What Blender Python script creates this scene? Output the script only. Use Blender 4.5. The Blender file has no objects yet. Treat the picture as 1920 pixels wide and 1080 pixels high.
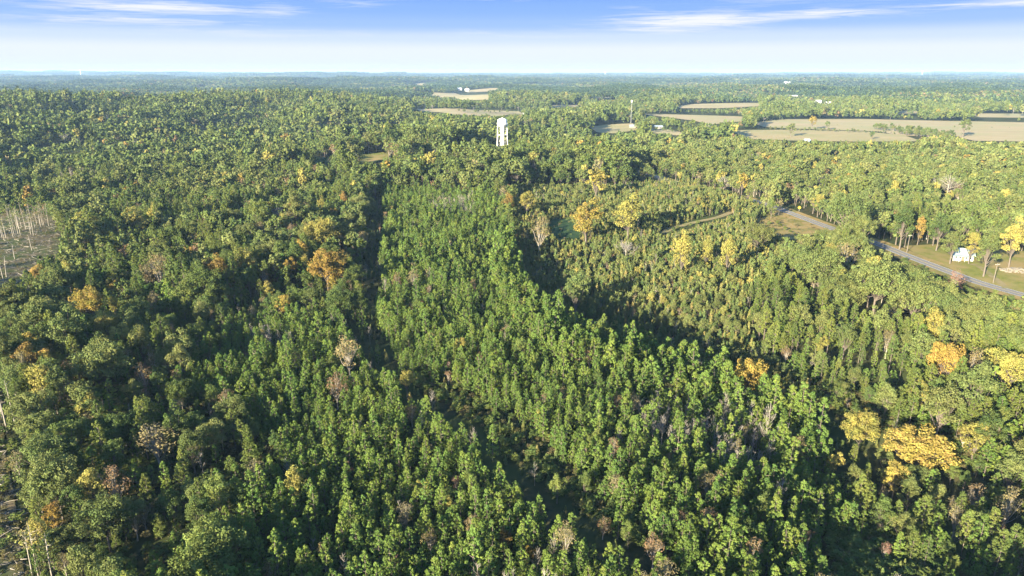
import bpy, math, random
import numpy as np
from mathutils import Vector

rng = np.random.default_rng(11)
random.seed(11)
C = bpy.context.scene.collection
PI = math.pi
EXPOSURE = 2.42

# ------------------------------------------------------------------ camera geometry
CAM_Z = 80.0
PITCH = math.atan((540 - 132) / 1280.0)
FWD = np.array([0, math.cos(PITCH), -math.sin(PITCH)])
UPV = np.array([0, math.sin(PITCH), math.cos(PITCH)])
SUN_AZ = math.radians(38)      # light travels towards +Y turned 38 deg to +X (sun is behind and left)
SUN_EL = math.radians(15.0)


def project(x, y, z):
    """world -> photo pixel (1920 x 1080)"""
    dz = z - CAM_Z
    d = y * FWD[1] + dz * FWD[2]
    v = y * UPV[1] + dz * UPV[2]
    d = np.where(d < 0.5, 0.5, d)
    return 960 + 1280 * x / d, 540 - 1280 * v / d


# ------------------------------------------------------------------ terrain
_w = np.random.default_rng(5)


def _waves(n, lo, hi):
    a = _w.uniform(0, 2 * PI, n)
    L = _w.uniform(lo, hi, n)
    return [(math.cos(t) / l * 2 * PI, math.sin(t) / l * 2 * PI, p) for t, l, p in zip(a, L, _w.uniform(0, 2 * PI, n))]


W_NEAR = _waves(5, 110, 220)
W_MID = _waves(6, 420, 900)
W_FAR = _waves(7, 1500, 4200)
W_HILL = _waves(6, 210, 400)
BUMPS = [  # x, y, height, sx, sy
    (-760, 1150, 33, 380, 240), (-250, 1200, 4, 220, 160), (-900, 800, 16, 400, 240),
    (-7000, 11500, 38, 3800, 1500), (7500, 12500, 24, 4200, 1500), (-2600, 9500, 16, 1800, 1000),
    (600, 340, 7, 300, 120),
]


def sm(a, b, x):
    t = np.clip((x - a) / (b - a), 0, 1)
    return t * t * (3 - 2 * t)


def H(x, y):
    x = np.asarray(x, float); y = np.asarray(y, float)
    r = np.hypot(x, y)
    near = sum(np.sin(a * x + b * y + p) for a, b, p in W_NEAR) * 0.75
    mid = sum(np.sin(a * x + b * y + p) for a, b, p in W_MID) * 2.6
    far = sum(np.sin(a * x + b * y + p) for a, b, p in W_FAR) * 4.6
    h = near * (1 - 0.6 * sm(400, 900, r)) + mid * 1.35 * sm(250, 900, r) + far * sm(1300, 3800, r)
    h = h + sum(np.sin(a * x + b * y + p) for a, b, p in W_HILL) * 1.5 * sm(450, 900, r) * (1 - sm(4000, 7000, r))
    for bx, by, bh, sx, sy in BUMPS:
        h = h + bh * np.exp(-((x - bx) / sx) ** 2 - ((y - by) / sy) ** 2)
    # level ground along the road and the house lot, and in the farm valley
    m = np.exp(-((x - 200) / 60) ** 2 - ((y - 320) / 110) ** 2)
    h = h * (1 - m) + 1.0 * m
    m = 0.96 * sm(30, 250, x) * sm(640, 800, y) * (1 - sm(1500, 2200, y))
    h = h * (1 - m) - 2.0 * m
    # shallow draw where the cedars stand
    t = np.clip(((x - 15) * 60 + (y - 275) * -150) / (60 ** 2 + 150 ** 2), 0, 1)
    h = h - 8.5 * np.exp(-(np.hypot(x - 18 - 60 * t, y - 278 + 150 * t) / 30) ** 2)
    return h


def ground(u, v, dz=0.0):
    """photo pixel -> point on the terrain raised by dz"""
    d = FWD + np.array([1, 0, 0]) * ((u - 960) / 1280) + UPV * ((540 - v) / 1280)
    t = np.concatenate([np.linspace(30, 1500, 3000), np.geomspace(1500, 16000, 2500)[1:]])
    p = np.array([0, 0, CAM_Z]) + t[:, None] * d
    g = p[:, 2] - (H(p[:, 0], p[:, 1]) + dz)
    k = np.argmax(g < 0)
    if g[k] >= 0:
        k = len(t) - 1
    a = p[max(k - 1, 0)]; b = p[k]; ga, gb = g[max(k - 1, 0)], g[k]
    s = ga / (ga - gb) if ga != gb else 0
    q = a + (b - a) * s
    return float(q[0]), float(q[1])


def pip(poly, x, y):
    x = np.asarray(x, float); y = np.asarray(y, float)
    ins = np.zeros(x.shape, bool)
    n = len(poly)
    for i in range(n):
        x0, y0 = poly[i]; x1, y1 = poly[(i + 1) % n]
        if y0 == y1:
            continue
        c = ((y0 > y) != (y1 > y)) & (x < (x1 - x0) * (y - y0) / (y1 - y0) + x0)
        ins ^= c
    return ins


# ------------------------------------------------------------------ helpers: objects
def tag(o, label=None, cat=None, group=None, kind=None):
    if label: o['label'] = label
    if cat: o['category'] = cat
    if group: o['group'] = group
    if kind: o['kind'] = kind
    return o


def link(name, me, parent=None):
    o = bpy.data.objects.new(name, me)
    C.objects.link(o)
    if parent: o.parent = parent
    return o


def empty(name, loc=(0, 0, 0), rz=0.0):
    o = bpy.data.objects.new(name, None)
    o.empty_display_size = 0.5
    C.objects.link(o)
    o.location = loc
    o.rotation_euler = (0, 0, rz)
    return o


def np_mesh(name, verts, faces_n, mat=None, loops=None, smooth=False, mat_idx=None):
    """verts (n,3); faces_n quads (m,4) array"""
    me = bpy.data.meshes.new(name)
    verts = np.asarray(verts, np.float32)
    f = np.asarray(faces_n, np.int32)
    me.vertices.add(len(verts)); me.vertices.foreach_set('co', verts.ravel())
    me.loops.add(f.size); me.loops.foreach_set('vertex_index', f.ravel())
    me.polygons.add(len(f))
    me.polygons.foreach_set('loop_start', np.arange(0, f.size, f.shape[1], dtype=np.int32))
    if smooth:
        me.polygons.foreach_set('use_smooth', np.ones(len(f), bool))
    if mat:
        for m in (mat if isinstance(mat, (list, tuple)) else [mat]):
            me.materials.append(m)
    if mat_idx is not None:
        me.polygons.foreach_set('material_index', np.asarray(mat_idx, np.int32))
    me.update(calc_edges=True)
    me.validate()
    return me


class MB:
    """collects boxes, tubes, lathes as quads"""
    def __init__(s): s.v = []; s.f = []
    def add(s, v, f):
        o = len(s.v); s.v += [tuple(p) for p in v]; s.f += [tuple(i + o for i in q) for q in f]
    def box(s, x0, y0, z0, x1, y1, z1):
        v = [(x0, y0, z0), (x1, y0, z0), (x1, y1, z0), (x0, y1, z0), (x0, y0, z1), (x1, y0, z1), (x1, y1, z1), (x0, y1, z1)]
        s.add(v, [(0, 3, 2, 1), (4, 5, 6, 7), (0, 1, 5, 4), (1, 2, 6, 5), (2, 3, 7, 6), (3, 0, 4, 7)])
        return s
    def tube(s, pts, rad, n=6, cap=True):
        pts = [Vector(p) for p in pts]
        rings = []
        for i, p in enumerate(pts):
            d = (pts[min(i + 1, len(pts) - 1)] - pts[max(i - 1, 0)]).normalized()
            a = d.orthogonal().normalized(); b = d.cross(a)
            r = rad[i] if hasattr(rad, '__len__') else rad
            rings.append([p + (a * math.cos(2 * PI * k / n) + b * math.sin(2 * PI * k / n)) * r for k in range(n)])
        # keep neighbouring rings aligned
        for i in range(1, len(rings)):
            best = min(range(n), key=lambda k: (rings[i][k] - rings[i - 1][0]).length)
            rings[i] = rings[i][best:] + rings[i][:best]
        v = [q for r in rings for q in r]; f = []
        for i in range(len(rings) - 1):
            for k in range(n):
                f.append((i * n + k, i * n + (k + 1) % n, (i + 1) * n + (k + 1) % n, (i + 1) * n + k))
        s.add(v, f)
        if cap:
            o = len(s.v); s.v.append(tuple(pts[-1])); b0 = o - n
            for k in range(n):
                s.f.append((b0 + k, b0 + (k + 1) % n, o))
        return s
    def lathe(s, prof, n=24):
        v = []; f = []
        for r, z in prof:
            v += [(r * math.cos(2 * PI * k / n), r * math.sin(2 * PI * k / n), z) for k in range(n)]
        for i in range(len(prof) - 1):
            for k in range(n):
                f.append((i * n + k, i * n + (k + 1) % n, (i + 1) * n + (k + 1) % n, (i + 1) * n + k))
        s.add(v, f)
        return s
    def mesh(s, name, mat, smooth=False):
        me = bpy.data.meshes.new(name)
        me.from_pydata(s.v, [], s.f)
        me.materials.append(mat)
        if smooth:
            me.polygons.foreach_set('use_smooth', np.ones(len(me.polygons), bool))
        me.update()
        return me
    def build(s, name, mat, parent=None, smooth=False):
        return link(name, s.mesh(name, mat, smooth), parent)


# ------------------------------------------------------------------ materials
def new_mat(name):
    m = bpy.data.materials.new(name)
    m.use_nodes = True
    m.node_tree.nodes.clear()
    return m, m.node_tree.nodes, m.node_tree.links


def plain(name, col, rough=0.8, metal=0.0, var=0.15, scale=1.0, obj_coords=True):
    m, N, L = new_mat(name)
    out = N.new('ShaderNodeOutputMaterial'); b = N.new('ShaderNodeBsdfPrincipled')
    L.new(b.outputs[0], out.inputs[0])
    tc = N.new('ShaderNodeTexCoord'); no = N.new('ShaderNodeTexNoise')
    no.inputs['Scale'].default_value = scale; no.inputs['Detail'].default_value = 5
    L.new(tc.outputs['Object'], no.inputs['Vector'])
    mx = N.new('ShaderNodeMix'); mx.data_type = 'RGBA'
    mx.inputs[6].default_value = (*[c * (1 - var) for c in col], 1)
    mx.inputs[7].default_value = (*[min(1, c * (1 + var)) for c in col], 1)
    L.new(no.outputs[0], mx.inputs[0]); L.new(mx.outputs[2], b.inputs['Base Color'])
    b.inputs['Roughness'].default_value = rough; b.inputs['Metallic'].default_value = metal
    return m


def leaf_mat(name, cols, trans=0.3, mottled=0.22, ms=0.55):
    """cols: 2-3 colours that single trees range over (per-object random) ; small mottling inside a crown"""
    m, N, L = new_mat(name)
    out = N.new('ShaderNodeOutputMaterial')
    oi = N.new('ShaderNodeObjectInfo')
    cr = N.new('ShaderNodeValToRGB')
    e = cr.color_ramp.elements
    e[0].position = 0; e[0].color = (*cols[0], 1)
    e[1].position = 1; e[1].color = (*cols[-1], 1)
    for i, c in enumerate(cols[1:-1]):
        q = e.new((i + 1) / (len(cols) - 1)); q.color = (*c, 1)
    cn_ = N.new('ShaderNodeTexNoise'); cn_.inputs['Scale'].default_value = .35; cn_.inputs['Detail'].default_value = 3
    gp = N.new('ShaderNodeNewGeometry'); L.new(gp.outputs['Position'], cn_.inputs['Vector'])
    rm = N.new('ShaderNodeMath'); rm.operation = 'MULTIPLY_ADD'; rm.inputs[1].default_value = .62; rm.inputs[2].default_value = -.36
    L.new(oi.outputs['Random'], rm.inputs[0])
    ra = N.new('ShaderNodeMath'); ra.operation = 'MULTIPLY_ADD'; ra.inputs[1].default_value = 1.1; ra.use_clamp = True
    L.new(cn_.outputs[0], ra.inputs[0]); L.new(rm.outputs[0], ra.inputs[2])
    L.new(ra.outputs[0], cr.inputs[0])
    # brightness differs between trees, independent of the hue
    wn = N.new('ShaderNodeTexWhiteNoise'); wn.noise_dimensions = '1D'
    L.new(oi.outputs['Random'], wn.inputs['W'])
    geo = N.new('ShaderNodeNewGeometry')
    no = N.new('ShaderNodeTexNoise'); no.inputs['Scale'].default_value = ms; no.inputs['Detail'].default_value = 3
    L.new(geo.outputs['Position'], no.inputs['Vector'])
    isl = N.new('ShaderNodeMath'); isl.operation = 'MULTIPLY_ADD'
    L.new(geo.outputs['Random Per Island'], isl.inputs[0]); isl.inputs[1].default_value = 0.35
    L.new(no.outputs[0], isl.inputs[2])
    mr = N.new('ShaderNodeMapRange')
    mr.inputs['From Min'].default_value = 0.35; mr.inputs['From Max'].default_value = 1.0
    mr.inputs['To Min'].default_value = 1 - mottled; mr.inputs['To Max'].default_value = 1 + mottled
    L.new(isl.outputs[0], mr.inputs['Value'])
    mr2 = N.new('ShaderNodeMapRange')
    mr2.inputs['To Min'].default_value = 0.84; mr2.inputs['To Max'].default_value = 1.16
    L.new(wn.outputs['Value'], mr2.inputs['Value'])
    mul = N.new('ShaderNodeMath'); mul.operation = 'MULTIPLY'
    L.new(mr.outputs[0], mul.inputs[0]); L.new(mr2.outputs[0], mul.inputs[1])
    hs = N.new('ShaderNodeHueSaturation')
    hn = N.new('ShaderNodeTexNoise'); hn.inputs['Scale'].default_value = .42; hn.inputs['Detail'].default_value = 2
    L.new(geo.outputs['Position'], hn.inputs['Vector'])
    hr = N.new('ShaderNodeMapRange'); hr.inputs['From Min'].default_value = .3; hr.inputs['From Max'].default_value = .7
    hr.inputs['To Min'].default_value = .485; hr.inputs['To Max'].default_value = .522
    L.new(hn.outputs[0], hr.inputs['Value']); L.new(hr.outputs[0], hs.inputs['Hue'])
    L.new(cr.outputs[0], hs.inputs['Color']); L.new(mul.outputs[0], hs.inputs['Value'])
    d = N.new('ShaderNodeBsdfDiffuse'); t = N.new('ShaderNodeBsdfTranslucent')
    L.new(hs.outputs[0], d.inputs[0]); L.new(hs.outputs[0], t.inputs[0])
    ms_ = N.new('ShaderNodeMixShader'); ms_.inputs[0].default_value = trans
    L.new(d.outputs[0], ms_.inputs[1]); L.new(t.outputs[0], ms_.inputs[2])
    L.new(ms_.outputs[0], out.inputs[0])
    return m


LM = {
    'pine': leaf_mat('pine_needles', [(.072, .118, .034), (.106, .155, .037), (.145, .178, .039)], .18),
    'tallpine': leaf_mat('tall_pine_needles', [(.070, .104, .036), (.110, .138, .038), (.150, .165, .042)], .18),
    'green': leaf_mat('green_leaves', [(.060, .092, .034), (.098, .128, .039), (.142, .162, .045)], .2),
    'olive': leaf_mat('olive_leaves', [(.088, .122, .043), (.124, .145, .050), (.160, .162, .059)], .2),
    'yellow': leaf_mat('yellow_leaves', [(.15, .175, .055), (.235, .215, .062), (.27, .235, .068), (.20, .185, .058)], .2),
    'gold': leaf_mat('gold_leaves', [(.19, .195, .060), (.29, .245, .068), (.34, .26, .07), (.27, .19, .075)], .2, .3),
    'orange': leaf_mat('orange_leaves', [(.19, .175, .050), (.27, .195, .050), (.25, .165, .050), (.17, .13, .05)], .2, .3),
    'rust': leaf_mat('rust_leaves', [(.16, .105, .06), (.18, .12, .068), (.14, .105, .058)], .2),
    'tan': leaf_mat('tan_leaves', [(.16, .145, .075), (.20, .155, .075)], .2),
    'red': leaf_mat('red_leaves', [(.17, .095, .075), (.20, .125, .09)], .2),
    'cedar': leaf_mat('cedar_sprays', [(.065, .105, .042), (.105, .135, .046), (.165, .160, .055), (.20, .145, .062)], .15),
    'twig': leaf_mat('grey_twigs', [(.20, .185, .175), (.25, .23, .21), (.17, .16, .165)], .0),
    'dense': leaf_mat('far_needles_with_shade', [(.030, .054, .030), (.040, .064, .032), (.050, .068, .034)], .1),  # shadow gaps inside the canopy are put into this darker needle colour
    'brush': leaf_mat('dry_brush', [(.10, .10, .045), (.15, .125, .06), (.07, .09, .04)], .2),
}
BARK = plain('bark', (.11, .09, .075), .9, var=.3, scale=3)
BARK_PALE = plain('pale_bark', (.27, .24, .205), .9, var=.25, scale=2)


# ------------------------------------------------------------------ foliage builders
def unit(v):
    return v / np.maximum(np.linalg.norm(v, axis=-1, keepdims=True), 1e-9)


def leaves(cen, nor, size, asp, g):
    """diamond faces"""
    n = len(cen)
    r = unit(g.normal(size=(n, 3)))
    u = unit(np.cross(nor, r)); w = np.cross(nor, u)
    s = size[:, None]
    a = asp if np.ndim(asp) else np.full(n, asp)
    a = a[:, None]
    bend = nor * s * g.uniform(-.25, .25, (n, 1))
    V = np.stack([cen - u * s * a, cen - w * s + bend, cen + u * s * a, cen + w * s + bend], 1).reshape(-1, 3)
    F = np.arange(4 * n).reshape(n, 4)
    return V, F


def clump_leaves(centres, radii, per, size, g, squash=.8, asp=.6, loose=.55, up=.25):
    """per faces on each of the clumps, their normals near the outward direction"""
    k = len(centres)
    d = unit(g.normal(size=(k, per, 3)) + np.array([0, 0, .25]))
    rad = radii[:, None, None] * (g.uniform(.45, 1.08, (k, per, 1)) ** .6)
    p = centres[:, None, :] + d * rad * np.array([1, 1, squash])
    nor = unit(d + np.array([0, 0, up]) + loose * g.normal(size=d.shape))
    sz = size * g.uniform(.65, 1.35, k * per)
    return leaves(p.reshape(-1, 3), nor.reshape(-1, 3), sz, asp, g)


def tube_np(mb, pts, rad, n=5):
    mb.tube(pts, rad, n)


def pine(g, h=11.0, base=.38, R=1.7, ntuft=64, per=16, size=.21, tr=.50, shape='ovoid'):
    t = np.sort(g.uniform(0, 1, ntuft)) ** .85
    prof = (1 - t) ** .44 * (.55 + .45 * np.clip(t / .3, 0, 1)) if shape == 'ovoid' else (1 - t) ** .45 * np.clip(t / .12 + .35, 0, 1)
    ang = np.arange(ntuft) * 2.39996 + g.uniform(-.5, .5, ntuft)
    side = 1 + .22 * np.sin(ang * 1 + g.uniform(0, 6)) + .12 * np.sin(2 * ang + g.uniform(0, 6))
    rr = R * prof * side * g.uniform(.45, 1.06, ntuft)
    z = h * (base + (1 - base) * t) + g.normal(0, .12, ntuft)
    cen = np.stack([rr * np.cos(ang), rr * np.sin(ang), z - .1], 1)
    cen[-1] = (0, 0, h - tr * .5); cen[-2] = (.15, .1, h - tr * 1.2)
    rad = tr * g.uniform(.65, 1.2, ntuft) * (1 - .35 * t)
    V, F = clump_leaves(cen, rad, per, size, g, squash=.95, asp=.5, loose=.5, up=.35)
    mb = MB()
    mb.tube([(0, 0, -.6), (0, 0, h * .35), (.06, .04, h * .7), (0, 0, h - .4)], [h * .0105, h * .0085, h * .005, .02], 6)
    pick = range(0, ntuft, 3)
    for i in pick:
        c = cen[i]
        mb.tube([(0, 0, c[2] - .35 * rr[i]), tuple(c)], [.045 if h < 14 else .08, .015], 3, False)
    return V, F, mb


def broadleaf(g, h=15.0, R=4.2, nlobe=34, per=52, size=.30, flat=.72, base=.32, asp=.72, density=1.0, lr=.34, columnar=False):
    zc = h * (base + (1 - base) * .5); rz = h * (1 - base) * .5
    d = unit(g.normal(size=(nlobe, 3)) + np.array([0, 0, .35]))
    rad = R * lr * g.uniform(.65, 1.25, nlobe)
    k = g.uniform(.62, 1.0, nlobe)[:, None]
    k[: nlobe // 6] *= .45
    lump = 1 + .18 * np.sin(3 * np.arctan2(d[:, 1], d[:, 0]) + g.uniform(0, 6))[:, None]
    cen = d * k * lump * np.array([R - .4 * R * lr, R - .4 * R * lr, rz - .4 * R * lr * flat])
    if columnar:
        tt = (cen[:, 2] / rz + 1) / 2
        cen[:, :2] *= (1.15 - .75 * tt)[:, None]
    cen[:, 2] += zc
    V, F = clump_leaves(cen, rad, max(4, int(per * density)), size, g, squash=flat, asp=asp, loose=.6, up=.3)
    mb = MB()
    tz = h * base
    r0 = .018 * h
    mb.tube([(0, 0, -.8), (0, 0, 0.2), (.1, .05, tz * .6), (.05, .1, tz), (0, 0, zc)], [r0 * 1.35, r0 * 1.1, r0 * .85, r0 * .75, r0 * .35], 7)
    for i in range(0, nlobe, 2 if density > .5 else 1):
        c = cen[i]
        st = np.array([.05, .05, tz * g.uniform(.75, 1.15)])
        md = st + (c - st) * .5 + np.array([0, 0, -.06 * R]) + g.normal(0, .04 * R, 3)
        mb.tube([tuple(st), tuple(md), tuple(c)], [r0 * .42, r0 * .26, r0 * .07], 4, False)
        if density < .6:
            for _ in range(4):
                e = c + unit(g.normal(size=3) + np.array([0, 0, .5])) * rad[i] * g.uniform(.7, 1.2)
                mb.tube([tuple(md + (c - md) * g.uniform(.2, 1)), tuple(e)], [r0 * .12, r0 * .03], 3, False)
    return V, F, mb


def cedar(g, h=4.5, R=1.15, n=420, size=.17):
    t = g.uniform(0, 1, n) ** 1.25
    ang = g.uniform(0, 2 * PI, n)
    lump = 1 + .25 * np.sin(3 * ang + t * 9 + g.uniform(0, 6))
    rr = R * (1 - t) ** .75 * np.clip(.55 + t * 3.2, 0, 1) * lump * g.uniform(.55, 1.08, n)
    cen = np.stack([rr * np.cos(ang), rr * np.sin(ang), .25 + (h - .25) * t], 1)
    nor = unit(np.stack([np.cos(ang), np.sin(ang), np.full(n, .45)], 1) + .45 * g.normal(size=(n, 3)))
    V, F = leaves(cen, nor, size * g.uniform(.6, 1.4, n), .55, g)
    mb = MB(); mb.tube([(0, 0, -.5), (0, 0, h * .5), (0, 0, h * .92)], [.07, .05, .015], 5)
    return V, F, mb


def bare(g, h=9.0, R=1.5, nb=26, twigs=7, spread=False):
    """leafless: trunk, upward limbs, and a haze of fine twigs as the crown"""
    mb = MB()
    r0 = h * .010 if not spread else h * .02
    mb.tube([(0, 0, -.6), (0.05, 0, h * .4), (0, .08, h * .75), (.05, 0, h)], [r0, r0 * .7, r0 * .4, .012], 5)
    cen = []; dirs = []
    for i in range(nb):
        t = g.uniform(.28 if spread else .35, .95)
        a = g.uniform(0, 2 * PI)
        L = R * (1.25 - t) * g.uniform(.8, 1.3) * (1.5 if spread else 1)
        st = np.array([0.03, .03, h * t * (.75 if spread else 1)])
        e = st + np.array([math.cos(a) * L, math.sin(a) * L, L * (.7 if spread else 1.35)])
        md = (st + e) / 2 + np.array([math.cos(a), math.sin(a), -.5]) * .12 * L
        mb.tube([tuple(st), tuple(md), tuple(e)], [r0 * .4, r0 * .25, .012], 3, False)
        for _ in range(twigs):
            f = g.uniform(.3, 1.05)
            p = st + (e - st) * f
            dd = unit(e - st + g.normal(0, .55, 3) * np.linalg.norm(e - st) + np.array([0, 0, .35 * L]))
            cen.append(p + dd * .35 * L * .5); dirs.append(dd * L * g.uniform(.18, .4))
    cen = np.array(cen); dirs = np.array(dirs)
    side = unit(np.cross(dirs, g.normal(size=dirs.shape)))
    w = .014 * (1.8 if spread else 1)
    V = np.stack([cen - dirs, cen - side * w, cen + dirs, cen + side * w], 1).reshape(-1, 3)
    return V, np.arange(len(V)).reshape(-1, 4), mb


# prototype crowns and trunks --------------------------------------------------
CROWN = {}      # (shape, variant, lod) -> (V, F, MB)
for i in range(9):
    g = np.random.default_rng(100 + i)
    hb, rb, nt = (.06, .14, .1)[i % 3], (1.55, 1.75, 1.35)[(i // 3) % 3], (72, 62, 78)[i % 3]
    CROWN['yp', i, 0] = pine(g, (7.2, 6.4, 8.0)[i // 3], hb, rb, nt, 24, .125, .33)
    CROWN['yp', i, 1] = pine(g, (7.2, 6.4, 8.0)[i // 3], hb, rb, 38, 11, .26, .40)
    CROWN['yp', i, 2] = pine(g, 7.2, hb, 1.65, 12, 5, .72, .7)
for i in range(5):
    g = np.random.default_rng(200 + i)
    CROWN['tp', i, 0] = pine(g, 19, .36, 3.2, 92, 30, .22, .66, 'flat')
    CROWN['tp', i, 1] = pine(g, 19, .36, 3.2, 48, 10, .52, .9, 'flat')
    CROWN['tp', i, 2] = pine(g, 19, .36, 3.2, 14, 5, 1.2, 1.3, 'flat')
for i in range(6):
    g = np.random.default_rng(300 + i)
    CROWN['bl', i, 0] = broadleaf(g, 15, 4.2, 46, 84, .20, base=.26, lr=.29, columnar=(i == 5))
    CROWN['bl', i, 1] = broadleaf(g, 15, 4.2, 32, 16, .55, base=.26, lr=.31, columnar=(i == 5))
    CROWN['bl', i, 2] = broadleaf(g, 15, 4.2, 14, 6, 1.25, columnar=(i == 5))
for i in range(4):
    g = np.random.default_rng(330 + i)
    CROWN['bo', i, 0] = broadleaf(g, 15, 6.5, 110, 80, .20, flat=.85, base=.36, lr=.19)
    CROWN['bo', i, 1] = broadleaf(g, 15, 6.5, 64, 16, .58, flat=.85, base=.36, lr=.22)
    CROWN['bo', i, 2] = broadleaf(g, 15, 6.5, 26, 7, 1.25, flat=.85, base=.36, lr=.26)
for i in range(4):
    g = np.random.default_rng(350 + i)
    CROWN['sp', i, 0] = broadleaf(g, 12, 3.0, 40, 44, .16, density=.55, base=.28)
    CROWN['sp', i, 1] = broadleaf(g, 12, 3.0, 24, 14, .42, density=.59, base=.28)
    CROWN['sp', i, 2] = broadleaf(g, 12, 3.0, 12, 6, .95, density=.7, base=.28)
for i in range(5):
    g = np.random.default_rng(400 + i)
    CROWN['cd', i, 0] = cedar(g)
    CROWN['cd', i, 1] = cedar(g, n=130, size=.30)
    CROWN['cd', i, 2] = cedar(g, n=30, size=.6)
for i in range(5):
    g = np.random.default_rng(500 + i)
    CROWN['br', i, 0] = bare(g)
    CROWN['br', i, 1] = bare(g, nb=16, twigs=5)
    CROWN['br', i, 2] = bare(g, nb=10, twigs=3)
for i in range(2):
    g = np.random.default_rng(550 + i)
    CROWN['sb', i, 0] = bare(g, 11, 3.6, 40, 16, True)
    CROWN['sb', i, 1] = bare(g, 11, 3.6, 26, 8, True)
    CROWN['sb', i, 2] = bare(g, 11, 3.6, 14, 5, True)
NVAR = {'bo': 4, 'yp': 9, 'tp': 5, 'bl': 6, 'sp': 4, 'cd': 5, 'br': 5, 'sb': 2}
NAT_H = {'bo': 15, 'yp': 7.2, 'tp': 19, 'bl': 15, 'sp': 12, 'cd': 4.5, 'br': 9, 'sb': 11}
NAT_R = {'bo': 6.5, 'yp': 1.65, 'tp': 3.1, 'bl': 4.2, 'sp': 3.0, 'cd': 1.15, 'br': 1.5, 'sb': 4.2}

# species: shape, leaf material, object name, category
SPEC = {
    'yp': ('yp', 'pine', 'young_pine'), 'tp': ('tp', 'tallpine', 'tall_pine'),
    'gb': ('bl', 'green', 'broadleaf_tree'), 'ob': ('bl', 'olive', 'broadleaf_tree'),
    'yb': ('bl', 'yellow', 'autumn_tree'), 'gd': ('bl', 'gold', 'autumn_tree'), 'og': ('bl', 'orange', 'autumn_tree'),
    'rb': ('sp', 'rust', 'autumn_tree'), 'tn': ('sp', 'tan', 'autumn_tree'), 'rd': ('sp', 'red', 'autumn_tree'),
    'OO': ('bo', 'olive', 'broadleaf_tree'), 'GG': ('bo', 'green', 'broadleaf_tree'), 'GD': ('bo', 'gold', 'autumn_tree'), 'YY': ('bo', 'yellow', 'autumn_tree'),
    'OG': ('bo', 'orange', 'autumn_tree'),
    'cd': ('cd', 'cedar', 'cedar_tree'), 'br': ('br', 'twig', 'bare_tree'), 'sb': ('sb', 'twig', 'bare_tree'),
}
_cm, _tm, _jm = {}, {}, {}


def crown_mesh(sp, i, lod=0):
    shp, mat, _ = SPEC[sp]
    k = (sp, i, lod)
    if k not in _cm:
        V, F, mb = CROWN[shp, i, lod]
        _cm[k] = np_mesh('crown', V, F, LM[mat])
    return _cm[k]


def trunk_mesh(sp, i, lod=0):
    shp = SPEC[sp][0]
    pale = shp in ('br', 'sb', 'sp')
    k = (shp, i, lod)
    if k not in _tm:
        _tm[k] = CROWN[shp, i, lod][2].mesh('trunk', BARK_PALE if pale else BARK, True)
    return _tm[k]


def whole_mesh(sp, i, lod):
    """crown and trunk in one mesh, used only for the uncountable rest of the wood"""
    k = (sp, i, lod)
    if k not in _jm:
        shp, mat, _ = SPEC[sp]
        V, F, mb = CROWN[shp, i, lod]
        me = bpy.data.meshes.new('tree_mass')
        off = len(V)
        vv = [tuple(p) for p in V]; ff = [tuple(q) for q in F]; mi = [0] * len(F)
        if lod < 2 or shp in ('br', 'sb'):
            vv += mb.v; ff += [tuple(a + off for a in q) for q in mb.f]; mi += [1] * len(mb.f)
        me.from_pydata(vv, [], ff)
        me.materials.append(LM[mat]); me.materials.append(BARK_PALE if shp in ('br', 'sb', 'sp') else BARK)
        me.polygons.foreach_set('material_index', np.array(mi, np.int32))
        me.update()
        _jm[k] = me
    return _jm[k]


# ------------------------------------------------------------------ the open ground that shows (photo pixels, read off once)
FIELDS = [
    ('field', [(768, 203), (850, 206), (968, 208), (985, 213), (940, 215.5), (860, 214), (790, 209)], 'pale stubble field behind the water tower'),
    ('field', [(790, 176), (850, 174), (915, 178), (915, 187), (862, 187), (808, 181)], 'distant tan field'),
    ('field', [(868, 170), (930, 165.5), (978, 166.5), (950, 170), (880, 173)], 'thin tan strip'),
    ('field', [(780, 156), (806, 156), (804, 160), (783, 160)], 'small rust field'),
    ('field', [(1103, 182), (1130, 180), (1155, 181), (1150, 184.5), (1115, 185)], 'thin field'),
    ('field', [(1200, 214), (1260, 215), (1395, 219), (1391, 225), (1332, 231.5), (1300, 224)], 'mid field'),
    ('field', [(1262, 199), (1300, 196), (1370, 194), (1426, 194), (1420, 199), (1345, 203), (1280, 203)], 'upper field'),
    ('field', [(1104, 238), (1140, 234), (1186, 232), (1192, 242), (1150, 248), (1120, 246)], 'worn field'),
    ('field', [(1212, 241), (1245, 242), (1285, 248), (1270, 252), (1225, 248)], 'field strip'),
    ('field', [(1420, 231), (1462, 224.5), (1615, 224), (1765, 227.5), (1990, 232), (1990, 264), (1832, 264), (1790, 254), (1700, 254), (1640, 243), (1560, 242), (1440, 239)], 'large field'),
    ('field', [(1370, 244.5), (1490, 244), (1615, 247), (1690, 254), (1724, 263), (1600, 263.5), (1500, 262), (1410, 259)], 'near field'),
    ('field', [(1812, 213), (1990, 214), (1990, 219), (1840, 218)], 'far right field'),
    ('field', [(1678, 208.5), (1722, 208), (1720, 212), (1684, 212)], 'strip'),
    ('field', [(1030, 199.5), (1090, 197), (1092, 200), (1040, 202)], 'strip'),
]
LAWN = [(1700, 462), (1760, 462), (1850, 470), (1990, 480), (1990, 556), (1920, 541), (1865, 528), (1800, 507), (1730, 478)]
ROADLINE = [(1438, 384), (1466, 394), (1500, 407), (1540, 422), (1590, 440), (1645, 458), (1700, 480), (1773, 508), (1833, 530), (1892, 547), (1960, 566), (2060, 596), (2180, 640)]
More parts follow.
